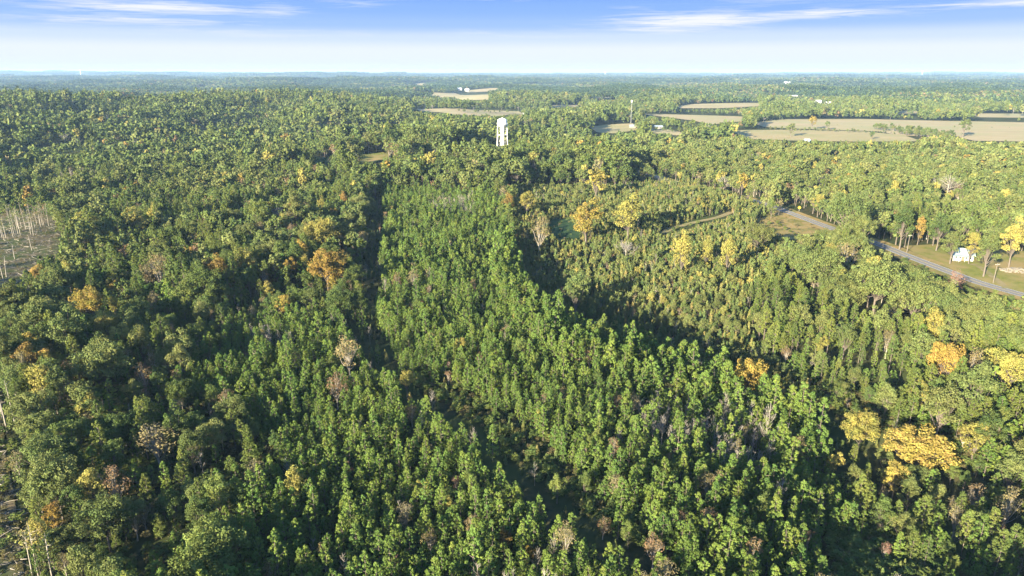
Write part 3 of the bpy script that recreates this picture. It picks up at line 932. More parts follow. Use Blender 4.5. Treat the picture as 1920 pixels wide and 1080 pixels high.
REST = {
    'young_pine': ('young_pine_wood', 'dense mass of young green pines filling the stand', 'pine wood'),
    'tall_pine': ('tall_pine_wood', 'mass of taller green pines mixed through the woods', 'pine wood'),
    'broadleaf_tree': ('broadleaf_wood', 'mass of green and olive broadleaf trees covering the land', 'broadleaf wood'),
    'autumn_tree': ('autumn_wood', 'mass of yellow, orange and rust trees mixed through the woods', 'autumn wood'),
    'bare_tree': ('bare_thicket', 'mass of grey leafless saplings and trees in the woods', 'thicket'),
    'cedar_tree': ('cedar_thicket', 'mass of low narrow cedars in the draw and cedar field', 'thicket'),
}
LOD = np.where(DIST < 250, 0, np.where(DIST < 680, 1, 2))
for kind, (nm, lab, cat) in REST.items():
    rows = np.where((KIND == kind) & ~single)[0]
    protos = []; pidx = {}
    ix = np.zeros(len(rows), int)
    var = rng.integers(0, 100, len(rows))
    for q, j in enumerate(rows):
        sp = SPC[j]; i = int(var[q]) % NVAR[SPEC[sp][0]]; l = int(LOD[j])
        k = (sp, i, l)
        if k not in pidx:
            pidx[k] = len(protos); protos.append(whole_mesh(*k))
        ix[q] = pidx[k]
    loc = np.stack([P[rows, 0], P[rows, 1], GZ[rows] - .1], 1)
    rot = np.zeros((len(rows), 3)); rot[:, 2] = rng.uniform(0, 6.28, len(rows))
    scl = np.stack([S[rows], S[rows], HZ[rows]], 1)
    scatter_object(nm, protos, ix, loc, rot, scl, lab, cat)
print('trees', len(P), 'single', int(single.sum()), {k: int((KIND == k).sum()) for k in REST})

# far woodland: pieces of canopy, trees of natural size near, coarser with distance
def canopy_piece(g, size, n, R, faces, fs, mix):
    V = []; F = []; M = []
    mats = list(mix); w = np.array([mix[k] for k in mats]); w = w / w.sum()
    pts = g.uniform(-size / 2, size / 2, (n, 2))
    off = 0
    for q in range(n):
        r = R * g.uniform(.7, 1.3); hh = g.uniform(8, 14)
        d = unit(g.normal(size=(faces, 3)) + np.array([0, 0, .5]))
        cen = d * r * np.array([1, 1, 1.0]) + np.array([pts[q, 0], pts[q, 1], hh])
        nor = unit(d + .45 * g.normal(size=d.shape) + np.array([0, 0, .2]))
        v, f = leaves(cen, nor, fs * g.uniform(.7, 1.3, faces), .75, g)
        V.append(v); F.append(f + off); off += len(v)
        M += [int(g.choice(len(mats), p=w))] * faces
    return np_mesh('canopy_piece', np.concatenate(V), np.concatenate(F), [LM[k] for k in mats], mat_idx=M)


MIXES = [dict(dense=.85, green=.13, tan=.02), dict(dense=.5, green=.35, tallpine=.1, olive=.04, rust=.01), dict(dense=.3, green=.40, olive=.15, tan=.07, rust=.07, yellow=.01), dict(dense=.8, tallpine=.2)]  # dense: needles with the canopy's inner shade in their colour
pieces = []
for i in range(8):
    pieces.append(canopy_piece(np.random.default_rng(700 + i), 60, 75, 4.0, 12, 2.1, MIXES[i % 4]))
fp = []
FPN = _waves(7, 500, 2400)
for r0, r1, s in ((1880, 3600, 1.0), (3600, 7000, 2.0), (7000, 16000, 4.0)):
    st = 52 * s
    xs = np.arange(-.86 * r1, .86 * r1, st)
    ys = np.arange(r0 * .72, r1, st)
    gx, gy = np.meshgrid(xs, ys)
    q = np.stack([gx.ravel(), gy.ravel()], 1) + rng.uniform(-.3, .3, (gx.size, 2)) * st
    r = np.hypot(q[:, 0], q[:, 1])
    q = q[(r > r0) & (r < r1) & (np.abs(q[:, 0]) < .84 * q[:, 1])]
    fp.append(np.concatenate([q, np.full((len(q), 1), s)], 1))
fp = np.concatenate(fp)
fz = H(fp[:, 0], fp[:, 1])
ok = np.ones(len(fp), bool)
for dx, dy, dz in ((0, 0, 0), (28, 0, 0), (-28, 0, 0), (0, 28, 0), (0, -28, 0), (0, -20, 12), (0, 0, 12), (20, 0, 12), (-20, 0, 12)):
    u, v = project(fp[:, 0] + dx * fp[:, 2], fp[:, 1] + dy * fp[:, 2], fz + dz)
    for poly in CARVE:
        ok &= ~pip(poly, u, v)
fp, fz = fp[ok], fz[ok]
fn = sum(np.sin(a * fp[:, 0] + b * fp[:, 1] + p) for a, b, p in FPN) / 2.6
pk = np.clip(((fn + 1) / 2 * 4).astype(int), 0, 3) + 4 * rng.integers(0, 2, len(fp))
rot = np.zeros((len(fp), 3)); rot[:, 2] = rng.integers(0, 4, len(fp)) * PI / 2 + rng.uniform(-.2, .2, len(fp))
vs = np.where(fp[:, 2] < 1.5, 1, np.where(fp[:, 2] < 3, 1.15, 1.35)) * rng.uniform(.85, 1.15, len(fp))
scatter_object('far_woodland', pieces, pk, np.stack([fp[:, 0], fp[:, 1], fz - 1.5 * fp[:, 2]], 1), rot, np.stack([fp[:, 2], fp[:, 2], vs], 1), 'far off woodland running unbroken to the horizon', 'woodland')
print('far pieces', len(fp))

# ------------------------------------------------------------------ ground, fields, road
def ground_mat(name, c1, c2, c3, s1, s2, stretch=None):
    m, N, L = new_mat(name)
    out = N.new('ShaderNodeOutputMaterial'); b = N.new('ShaderNodeBsdfDiffuse')
    tc = N.new('ShaderNodeTexCoord'); mp = N.new('ShaderNodeMapping')
    L.new(tc.outputs['Object'], mp.inputs['Vector'])
    if stretch:
        mp.inputs['Rotation'].default_value = (0, 0, stretch[0]); mp.inputs['Scale'].default_value = (stretch[1], stretch[2], 1)
    n1 = N.new('ShaderNodeTexNoise'); n1.inputs['Scale'].default_value = s1; n1.inputs['Detail'].default_value = 6; n1.inputs['Roughness'].default_value = .65
    n2 = N.new('ShaderNodeTexNoise'); n2.inputs['Scale'].default_value = s2; n2.inputs['Detail'].default_value = 4
    L.new(mp.outputs[0], n1.inputs['Vector']); L.new(tc.outputs['Object'], n2.inputs['Vector'])
    r1 = N.new('ShaderNodeValToRGB')
    r1.color_ramp.elements[0].position = .35; r1.color_ramp.elements[0].color = (*c1, 1)
    r1.color_ramp.elements[1].position = .65; r1.color_ramp.elements[1].color = (*c2, 1)
    mr = N.new('ShaderNodeMapRange'); mr.inputs['From Min'].default_value = .42; mr.inputs['From Max'].default_value = .62
    mx = N.new('ShaderNodeMix'); mx.data_type = 'RGBA'
    L.new(n1.outputs[0], r1.inputs[0]); L.new(n2.outputs[0], mr.inputs['Value']); L.new(mr.outputs[0], mx.inputs[0])
    L.new(r1.outputs[0], mx.inputs[6]); mx.inputs[7].default_value = (*c3, 1)
    L.new(mx.outputs[2], b.inputs[0]); L.new(b.outputs[0], out.inputs[0])
    return m


M_FLOOR = ground_mat('forest_floor', (.030, .036, .018), (.065, .060, .030), (.045, .060, .022), .6, .05)
M_FIELD = ground_mat('stubble', (.28, .225, .135), (.38, .31, .19), (.29, .265, .145), .05, .012, (.35, .25, 2.2))
M_FIELD2 = ground_mat('dry_grass_field', (.28, .225, .125), (.36, .295, .165), (.27, .245, .125), .06, .015, (.2, .4, 1.6))
M_LAWN = ground_mat('lawn_grass', (.115, .135, .035), (.19, .185, .055), (.24, .185, .085), .5, .07)
M_BANK = ground_mat('dry_bank_grass', (.21, .155, .065), (.30, .22, .105), (.15, .14, .05), .9, .15)
M_MEADOW = ground_mat('meadow_grass_shade_toned', (.032, .062, .030), (.048, .080, .036), (.04, .07, .034), .5, .1)  # grass darkened: the meadow's shade is part of its colour
M_TRACK = ground_mat('track_dirt', (.20, .165, .085), (.26, .21, .12), (.17, .16, .07), 1.2, .3)
M_CUT = ground_mat('cut_over_soil', (.075, .070, .042), (.15, .12, .085), (.065, .08, .034), .8, .12)
M_ROAD = ground_mat('asphalt', (.155, .155, .16), (.20, .20, .20), (.185, .18, .175), 1.5, .2)
M_LINE = plain('road_paint_white', (.62, .62, .60), .7, var=.2, scale=2)
M_YLINE = plain('road_paint_yellow', (.55, .36, .06), .7, var=.2, scale=2)

rr = np.concatenate([[3.0], np.geomspace(6, 17000, 268)])
NA = 480
aa = np.linspace(0, 2 * PI, NA, endpoint=False)
gx = rr[:, None] * np.cos(aa); gy = rr[:, None] * np.sin(aa)
gz = H(gx, gy)
gv = np.stack([gx, gy, gz], 2).reshape(-1, 3)
ii, jj = np.meshgrid(np.arange(len(rr) - 1), np.arange(NA), indexing='ij')
gf = np.stack([ii * NA + jj, (ii + 1) * NA + jj, (ii + 1) * NA + (jj + 1) % NA, ii * NA + (jj + 1) % NA], 2).reshape(-1, 4)
gme = np_mesh('ground', gv, gf, M_FLOOR, smooth=True)
go_ = tag(link('ground', gme), 'wooded ground running to the horizon', None, None, 'structure')


def sheet(name, poly, mat, lift, rows=26, cols=40, px=True, label=None):
    """a patch of ground cover that follows the terrain"""
    g = [ground(u, v) for u, v in poly] if px else poly
    ys = np.array([p[1] for p in g]); y0, y1 = ys.min() + 1e-3, ys.max() - 1e-3
    V = []; ok = []
    for y in np.linspace(y0, y1, rows):
        xs = []
        for k in range(len(g)):
            (ax, ay), (bx, by) = g[k], g[(k + 1) % len(g)]
            if (ay > y) != (by > y):
                xs.append(ax + (bx - ax) * (y - ay) / (by - ay))
        if len(xs) < 2:
            continue
        a, b = min(xs), max(xs)
        n = np.sin(np.linspace(0, 9, cols) + y * .03)
        X = np.linspace(a, b, cols)
        Y = np.full(cols, y)
        V.append(np.stack([X, Y, H(X, Y) + lift], 1))
    V = np.array(V); R_ = len(V)
    ii, jj = np.meshgrid(np.arange(R_ - 1), np.arange(cols - 1), indexing='ij')
    F = np.stack([ii * cols + jj, ii * cols + jj + 1, (ii + 1) * cols + jj + 1, (ii + 1) * cols + jj], 2).reshape(-1, 4)
    o = link(name, np_mesh(name, V.reshape(-1, 3), F, mat, smooth=True))
    return tag(o, label, None, None, 'structure')


def grow(poly, k, down=0):
    cx = sum(p[0] for p in poly) / len(poly); cy = sum(p[1] for p in poly) / len(poly)
    return [(cx + (u - cx) * (1 + k), cy + (v - cy) * (1 + k) + (down if v > cy else 0)) for u, v in poly]


for n, (nm, poly, lab) in enumerate(FIELDS):
    sheet('field', grow(poly, .03, 2.5 if poly[0][1] > 200 else 1), M_FIELD2 if n in (7, 10) else M_FIELD, .5 if poly[0][1] > 200 else 1.2, label='tan open field among the woods')
sheet('lawn', grow(LAWN, .1, 8), M_LAWN, .12, label='green lawn around the cottage')
sheet('bank', grow(BANK, .25, 6), M_BANK, .10, label='tan grassy bank below the road')
sheet('meadow', grow(MEADOW, .2, 4), M_MEADOW, .15, label='shaded green meadow')
sheet('yard', grow(YARD, .1, 3), M_LAWN, .3, label='grassy farm yard')
sheet('yard', grow(YARD2, .1, 2), M_MEADOW, .3, label='shaded farm yard')
sheet('clearing', [ground(u, v) for u, v in grow(CUT1, .06)], M_CUT, .12, px=False, label='cut over clearing with slash')
cg = [(-24, 60), (-50, 60), (-140, 120), (-170, 190), (-150, 215), (-115, 190), (-85, 150), (-62, 110)]
sheet('clearing', [ground(u, min(v, 1400)) for u, v in CUT2], M_CUT, .12, px=False, label='cut over clearing at the wood edge')


def strip(name, pts, offs, lift, mat, label=None, sub=14):
    """ribbon along a line between two sideways offsets"""
    pts = np.array(pts, float)
    # smooth resample (Catmull-Rom)
    Q = []
    for i in range(len(pts) - 1):
        p0, p1, p2, p3 = pts[max(i - 1, 0)], pts[i], pts[i + 1], pts[min(i + 2, len(pts) - 1)]
        for t in np.linspace(0, 1, sub, endpoint=False):
            Q.append(.5 * ((2 * p1) + (-p0 + p2) * t + (2 * p0 - 5 * p1 + 4 * p2 - p3) * t * t + (-p0 + 3 * p1 - 3 * p2 + p3) * t ** 3))
    Q = np.array(Q)
    T = np.gradient(Q, axis=0); T /= np.linalg.norm(T, axis=1, keepdims=True)
    Nn = np.stack([T[:, 1], -T[:, 0]], 1)
    V = []
    for o in np.linspace(offs[0], offs[1], 5):
        q = Q + Nn * o
        V.append(np.stack([q[:, 0], q[:, 1], H(Q[:, 0], Q[:, 1]) + lift], 1))
    V = np.stack(V, 1); n = len(Q)
    ii, jj = np.meshgrid(np.arange(n - 1), np.arange(4), indexing='ij')
    F = np.stack([ii * 5 + jj, ii * 5 + jj + 1, (ii + 1) * 5 + jj + 1, (ii + 1) * 5 + jj], 2).reshape(-1, 4)
    return tag(link(name, np_mesh(name, V.reshape(-1, 3), F, mat)), label, None, None, 'structure'), Q, Nn


strip('grass_verge', RP, (-7.2, 7.2), .18, M_BANK, 'dry grass verge along the road')
_, RQ, RN = strip('road', RP, (-2.9, 2.9), .26, M_ROAD, 'two lane asphalt road')
strip('road_line', RP, (-2.65, -2.53), .275, M_LINE, 'white edge line')
strip('road_line', RP, (2.53, 2.65), .275, M_LINE, 'white edge line')
strip('road_line', RP, (-.16, -.05), .275, M_YLINE, 'yellow centre line')
strip('road_line', RP, (.05, .16), .275, M_YLINE, 'yellow centre line')
strip('dirt_track', [ground(u, v) for u, v in TRACK], (-1.8, 1.8), .2, M_TRACK, 'tan dirt track through the cedar field')
DRIVE = [ground(u, v) for u, v in [(1893, 548), (1880, 535), (1862, 520), (1838, 502), (1820, 495)]]
strip('driveway', DRIVE, (-1.3, 1.3), .2, M_TRACK, 'faint driveway across the lawn')

# ------------------------------------------------------------------ water tower
WHITE = plain('white_tank_paint', (.70, .70, .68), .45, var=.05, scale=.4)
WHITE2 = plain('white_steel_paint', (.74, .74, .72), .5, var=.06, scale=.6)
STEEL = plain('grey_steel', (.40, .41, .42), .45, .6, var=.1, scale=1)
tx, ty = TOWER_XY
tz = float(H(tx, ty))
TD = math.hypot(tx, ty)
pxm = TD / 1280 * 1.0
TR = 18.0 * pxm / 2 * .98
_, _v = ground, None
ztop = CAM_Z - math.tan(PITCH - math.atan((540 - 221.5) / 1280)) * ty
zbal = CAM_Z - math.tan(PITCH - math.atan((540 - 232.5) / 1280)) * ty
zbot = CAM_Z - math.tan(PITCH - math.atan((540 - 238.5) / 1280)) * ty
zmid = CAM_Z - math.tan(PITCH - math.atan((540 - 252.8) / 1280)) * ty
wt = tag(empty('water_tower', (tx, ty, tz), .26), 'white elevated water tower with domed tank standing above the trees', 'water tower')
zt, zb, zo, zm = ztop - tz, zbal - tz, zbot - tz, zmid - tz
prof = [(0.01, zt)]
for k in range(1, 9):
    a = k / 8 * PI / 2
    prof.append((TR * math.sin(a) , zt - (zt - zb) * .42 * (1 - math.cos(a))))
prof.append((TR, zb))
for k in range(1, 9):
    a = k / 8 * PI / 2
    prof.append((max(.6, TR * math.cos(a)), zb - (zb - zo) * math.sin(a)))
tank = MB().lathe(prof, 40).build('tank', WHITE, wt, True)
MB().lathe([(.05, zt + .7), (.35, zt + .65), (.4, zt - .15)], 12).build('vent', WHITE2, tank, True)
bal = MB().lathe([(TR * 1.0, zb - .12), (TR * 1.12, zb - .12), (TR * 1.12, zb), (TR * 1.0, zb)], 40).build('balcony', WHITE2, wt)
rail = MB()
for hgt in (.55, 1.1):
    rail.tube([(TR * 1.11 * math.cos(a), TR * 1.11 * math.sin(a), zb + hgt) for a in np.linspace(0, 2 * PI, 41)], .035, 4, False)
for a in np.linspace(0, 2 * PI, 24, endpoint=False):
    rail.tube([(TR * 1.11 * math.cos(a), TR * 1.11 * math.sin(a), zb), (TR * 1.11 * math.cos(a), TR * 1.11 * math.sin(a), zb + 1.1)], .03, 4, False)
rail.build('railing', WHITE2, bal)
MB().lathe([(.6, -.5), (.6, zo - .8), (1.5, zo + .25)], 20).build('riser', WHITE2, wt, True)
feet = []
for k in range(4):
    a = k * PI / 2
    c, s = math.cos(a), math.sin(a)
    feet.append((c, s))
    MB().tube([(TR * 1.16 * c, TR * 1.16 * s, -.5), (TR * .99 * c, TR * .99 * s, zb + .3)], [.36, .30], 10).build('leg', WHITE2, wt, True)
rl = lambda z: TR * (1.16 - .17 * z / zb)
for k in range(4):
    (c0, s0), (c1, s1) = feet[k], feet[(k + 1) % 4]
    r = rl(zm)
    MB().tube([(r * c0, r * s0, zm), (r * c1, r * s1, zm)], .22, 6).build('strut', WHITE2, wt)
    r0, r1 = rl(.4), rl(zm)
    rods = MB()
    rods.tube([(r0 * c0, r0 * s0, .4), (r1 * c1, r1 * s1, zm)], .05, 4); rods.tube([(r0 * c1, r0 * s1, .4), (r1 * c0, r1 * s0, zm)], .05, 4)
    r0 = rl(zb)
    rods.tube([(r0 * c0, r0 * s0, zb - .3), (r1 * c1, r1 * s1, zm)], .05, 4); rods.tube([(r0 * c1, r0 * s1, zb - .3), (r1 * c0, r1 * s0, zm)], .05, 4)
    rods.build('bracing', WHITE2, wt)

# ------------------------------------------------------------------ cottage
WALLW = plain('white_siding', (.40, .40, .38), .7, var=.06, scale=.8)
ROOFM = plain('pale_metal_roof', (.27, .34, .33), .35, .1, var=.06, scale=.5)
GLASS = plain('dark_window_glass', (.03, .04, .05), .1)
BRICK = plain('chimney_brick', (.30, .17, .12), .9, var=.2, scale=3)
DOORM = plain('door_paint', (.25, .10, .07), .6)
hx, hy = HOUSE_XY
hz_ = float(H(hx, hy))


def gable(mb, x0, x1, y0, y1, ze, zr, over=.5, th=.14, hip=0.0):
    ym = (y0 + y1) / 2
    k = (zr - ze) / (ym - y0)
    for sgn, ya in ((1, y0 - over), (-1, y1 + over)):
        zl = ze - over * k
        v = [(x0 - over, ya, zl), (x1 + over, ya, zl), (x1 + over - hip, ym, zr), (x0 - over + hip, ym, zr)]
        v += [(a, b, c + th) for a, b, c in v]
        mb.add(v, [(0, 1, 2, 3), (4, 7, 6, 5), (0, 4, 5, 1), (1, 5, 6, 2), (3, 2, 6, 7), (0, 3, 7, 4)])
    if hip:
        zl = ze - over * k
        for xa, xr in ((x0 - over, x0 - over + hip), (x1 + over, x1 + over - hip)):
            v = [(xa, y0 - over, zl + .01), (xa, y1 + over, zl + .01), (xr, ym, zr + th)]
            mb.add(v, [(0, 1, 2)])
    return mb


def house(name, x, y, z, rz, w, d, ze, zr, label, cat, wall, roof, windows=True, porch=True, group=None):
    r = tag(empty(name, (x, y, z), rz), label, cat, group)
    b = MB().box(-w / 2, -d / 2, -.8, w / 2, d / 2, ze)
    for sx in (-1, 1):
        b.add([(sx * w / 2, -d / 2, ze), (sx * w / 2, d / 2, ze), (sx * w / 2, 0, zr - .05)], [(0, 1, 2)])
    b.build('wall', wall, r)
    rf = gable(MB(), -w / 2, w / 2, -d / 2, d / 2, ze, zr).build('roof', roof, r)
    if windows:
        MB().box(w * .22, .3, zr - .6, w * .22 + .6, .9, zr + 1.0).build('chimney', BRICK, rf)
        for wx in (-w * .34, -w * .14, w * .14, w * .34):
            f = MB().box(wx - .5, -d / 2 - .05, .9, wx + .5, -d / 2 + .02, 2.2).build('window', WALLW, r)
            MB().box(wx - .42, -d / 2 - .07, .98, wx + .42, -d / 2 - .03, 2.12).build('pane', GLASS, f)
        for wy in (-d * .22, d * .22):
            f = MB().box(-w / 2 - .05, wy - .5, .9, -w / 2 + .02, wy + .5, 2.2).build('window', WALLW, r)
            MB().box(-w / 2 - .07, wy - .42, .98, -w / 2 - .03, wy + .42, 2.12).build('pane', GLASS, f)
        MB().box(-.5, -d / 2 - .05, .1, .5, -d / 2 + .02, 2.2).build('door', DOORM, r)
    if porch:
        MB().box(-w / 2 - .3, -d / 2 - 2.2, -.6, w / 2 * .55, -d / 2 - .09, .12).build('porch_floor', WALLW, r)
        pr = MB()
        v = [(-w / 2 - .5, -d / 2 - 2.5, ze - .55), (w / 2 * .6, -d / 2 - 2.5, ze - .55), (w / 2 * .6, -d / 2 - .52, ze - .25), (-w / 2 - .5, -d / 2 - .52, ze - .25)]
        v += [(a, b_, c + .12) for a, b_, c in v]
        pr.add(v, [(0, 1, 2, 3), (4, 7, 6, 5), (0, 4, 5, 1), (1, 5, 6, 2), (2, 6, 7, 3), (3, 7, 4, 0)])
        pr.build('porch_roof', roof, r)
        for k in range(5):
            px_ = -w / 2 - .2 + k * (w * .75) / 4
            MB().box(px_ - .08, -d / 2 - 2.3, .12, px_ + .08, -d / 2 - 2.14, ze - .5).build('post', WALLW, r)
    return r


house('cottage', hx, hy, hz_, -.42, 7.6, 5.8, 2.8, 4.9, 'white cottage with pale metal roof on the lawn beside the road', 'house', WALLW, ROOFM)
# the farm buildings of which roofs show between the trees
ROOFB = plain('blue_grey_roof', (.28, .33, .40), .45, .2, var=.1)
ROOFW = plain('white_barn_roof', (.78, .78, .77), .45, .1, var=.05)
DARKW = plain('weathered_wall', (.20, .18, .16), .85, var=.2)
FARM = [
    (668, 296, 5, 4, 2.8, 4.2, 'farm_shed', 'white farm shed half hidden by the round tree at the far yard', 'shed', WALLW, ROOFW, .3),
    (590, 279, 9, 7, 3.2, 5.2, 'farmhouse', 'farmhouse with blue grey roof among dark trees at the far yard', 'house', DARKW, ROOFB, .5),
    (581, 299, 4, 3, 2.2, 3.2, 'pump_house', 'tiny white pump house below the blue grey roofed farmhouse', 'shed', WALLW, ROOFW, .1),
    (1513, 263.5, 5.5, 4, 1.8, 2.8, 'field_shed', 'light blue roofed shed at the front of the tan field', 'shed', ROOFB, plain('light_blue_roof', (.45, .62, .72), .4), 0),
    (860, 172, 24, 14, 6, 9, 'barn', 'white barn at the head of the distant tan field', 'barn', WALLW, ROOFW, .2),
    (876, 173.5, 16, 10, 5, 8, 'barn', 'smaller white barn beside the white barn at the distant field', 'barn', WALLW, ROOFW, -.2),
    (1485, 188.5, 26, 14, 6, 9, 'barn', 'long white roofed building in the far woods above the fields', 'barn', WALLW, ROOFW, .1),
    (1532, 199.5, 14, 9, 5, 8, 'barn', 'white roofed farm building above the large field', 'barn', WALLW, ROOFW, -.1),
    (1552, 203, 14, 9, 5, 8, 'barn', 'white roofed farm building nearest the large field hedge', 'barn', WALLW, ROOFW, .3),
    (1476, 160, 34, 20, 8, 12, 'barn', 'pale building far off near the horizon', 'barn', WALLW, ROOFW, 0),
    (1186, 238.5, 9, 6, 3, 4.8, 'barn', 'grey building on the worn field by the radio mast', 'barn', DARKW, ROOFB, .1),
    (1234, 241, 12, 8, 3.5, 5.5, 'barn', 'grey roofed house at the hedge end of the worn field', 'house', DARKW, ROOFB, .1),
    (985, 215, 10, 7, 4, 6, 'barn', 'pale shed beside the stubble field behind the water tower', 'barn', WALLW, ROOFW, .1),
]
for u, v, w, d, ze, zr, nm, lab, cat, wl, rf, rz in FARM:
    x, y = ground(u, v, 1.0)
    lift = 0 if v > 235 else 7.0
    house(nm, x, y, float(H(x, y)) + (lift if v < 205 else 0), rz, w, d, ze, zr, lab, cat, wl, rf, windows=False, porch=False)

# ------------------------------------------------------------------ roadside things
WOOD = plain('pole_wood', (.13, .11, .09), .9, var=.25, scale=2)


def utility_pole(u, v, h, label, rz=.3):
    x, y = ground(u, v)
    r = tag(empty('utility_pole', (x, y, float(H(x, y))), rz), label, 'utility pole', 'utility poles along the road')
    MB().tube([(0, 0, -.5), (0, 0, h)], [.17, .11], 8).build('post', WOOD, r, True)
    arm = MB().box(-1.2, -.22, h - .75, 1.2, -.11, h - .58).build('crossarm', WOOD, r)
    for k in (-1.05, -.4, .4, 1.05):
        MB().lathe([(.05, h - .58), (.07, h - .5), (.05, h - .42), (.01, h - .40)], 8).build('insulator', WHITE2, arm).location = (k, -.165, 0)
    return r


utility_pole(1537, 404, 9.5, 'grey utility pole with crossarm between trees above the road')
utility_pole(1603, 438, 9.0, 'utility pole beside the road hidden by the overhanging oak')
utility_pole(1862, 531, 8.2, 'utility pole between the road and the lawn near the right edge')
utility_pole(1700, 474, 8.6, 'utility pole where the road passes the lawn corner')
utility_pole(688, 288, 8.5, 'utility pole at the near side of the far farm yard')
utility_pole(722, 284, 8.5, 'utility pole at the right end of the far farm yard')

sx, sy = ground(1498, 396.5)
sg = tag(empty('road_sign', (sx, sy, float(H(sx, sy))), -.35), 'yellow diamond warning sign on a post at the far end of the road', 'road sign')
MB().box(-.05, 0, -.3, .05, .08, 2.6).build('post', STEEL, sg)
pn = MB()
q = .82
v = [(0, -.03, 2.3 - q), (q, -.03, 2.3), (0, -.03, 2.3 + q), (-q, -.03, 2.3)]
v += [(a, b + .025, c) for a, b, c in v]
pn.add(v, [(0, 1, 2, 3), (4, 7, 6, 5), (0, 4, 5, 1), (1, 5, 6, 2), (2, 6, 7, 3), (3, 7, 4, 0)])
pn.build('panel', plain('sign_yellow', (.85, .52, .02), .5, var=.03), sg)

mx_, my_ = ground(1797, 494)
mbx = tag(empty('mailbox', (mx_, my_, float(H(mx_, my_))), .3), 'white box on a short post on the lawn in front of the cottage', 'mailbox')
MB().box(-.06, -.06, -.2, .06, .06, 1.0).build('post', WOOD, mbx)
bb = MB()
pr = [(-.22, 1.0), (.22, 1.0), (.22, 1.3), (.15, 1.42), (0, 1.47), (-.15, 1.42), (-.22, 1.3)]
v = [(x_, -.35, z_) for x_, z_ in pr] + [(x_, .35, z_) for x_, z_ in pr]
bb.add(v, [(0, 1, 2, 3, 4, 5, 6), (13, 12, 11, 10, 9, 8, 7)] + [(k, 7 + k, 7 + (k + 1) % 7, (k + 1) % 7) for k in range(7)])
bb.build('box', WALLW, mbx)

# stone heap on the lawn
rk = MB()
gk = np.random.default_rng(77)
for k in range(110):
    a = gk.uniform(0, 6.28); r = 4.2 * gk.uniform(0, 1) ** .6
    cx, cy = r * math.cos(a) * 1.5, r * math.sin(a)
    cz = .9 * (1 - r / 4.4) + .1; s = gk.uniform(.25, .6)
    v = [(cx + s * gk.uniform(.6, 1.1) * i, cy + s * gk.uniform(.6, 1.1) * j, cz + s * .6 * gk.uniform(.6, 1.1) * l) for i in (-1, 1) for j in (-1, 1) for l in (-1, 1)]
    rk.add(v, [(0, 1, 3, 2), (4, 6, 7, 5), (0, 4, 5, 1), (2, 3, 7, 6), (0, 2, 6, 4), (1, 5, 7, 3)])
x, y = ground(1905, 508)
o = rk.build('rubble', plain('pale_rubble', (.19, .165, .135), .9, var=.3, scale=1.2)); o.location = (x, y, float(H(x, y)))
tag(o, 'pale rubble heap on the lawn at the right edge', 'rubble', None, 'stuff')

# radio mast in the farm valley and far towers on the horizon
mxx, myy = ground(1182.5, 232)
zt_ = CAM_Z - math.tan(PITCH - math.atan((540 - 188) / 1280)) * myy
zg = float(H(mxx, myy)); hm = zt_ - zg
ma = tag(empty('radio_mast', (mxx, myy, zg)), 'slim radio mast with white antennas rising from the worn field', 'radio mast')
lat = MB()
W_ = 1.1
for k in range(3):
    a = k * 2 * PI / 3
    lat.tube([(W_ * math.cos(a), W_ * math.sin(a), -.5), (.35 * math.cos(a), .35 * math.sin(a), hm)], .09, 4)
nseg = int(hm / 3)
for k in range(nseg):
    z0, z1 = k * hm / nseg, (k + 1) * hm / nseg
    for q in range(3):
        a0, a1 = q * 2 * PI / 3, (q + 1) * 2 * PI / 3
        r0 = W_ + (.35 - W_) * z0 / hm; r1 = W_ + (.35 - W_) * z1 / hm
        lat.tube([(r0 * math.cos(a0), r0 * math.sin(a0), z0), (r1 * math.cos(a1), r1 * math.sin(a1), z1)], .07, 3)
lat.build('lattice', STEEL, ma)
for k in range(3):
    a = k * 2 * PI / 3 + .5
    MB().box(-.35, 1.0, hm - 3.2, .35, 1.35, hm + .2).build('antenna', WHITE, ma).rotation_euler = (0, 0, a)
MB().lathe([(1.3, hm - 1.7), (1.3, hm - 1.5), (.3, hm - 1.5), (.3, hm - 1.7)], 16).build('platform', WHITE2, ma)
for u, v0, dist, hgt, R, lab in ((1135, 135.5, 9500, 62, 9, 'tiny white water tower on the far horizon in line with the radio mast'),
                                 (150, 132, 8200, 60, 8, 'tiny white water tower on the far left horizon'),
                                 (1730, 133, 10500, 70, 9, 'tiny white water tower on the far right horizon')):
    x = (u - 960) / 1280 * dist * math.cos(PITCH) ; y = dist
    z = float(H(x, y))
    ztop = CAM_Z - math.tan(PITCH - math.atan((540 - v0) / 1280)) * dist + 6
    r = tag(empty('far_water_tower', (x, y, z)), lab, 'water tower')
    hh = max(30, ztop - z)
    MB().lathe([(.1, hh), (R * .7, hh - R * .3), (R, hh - R), (R * .7, hh - R * 1.7), (2.2, hh - R * 2)], 16).build('tank', WHITE, r, True)
    MB().lathe([(4, -3), (2.2, 6), (2.2, hh - R * 1.95)], 12).build('pedestal', WHITE2, r, True)

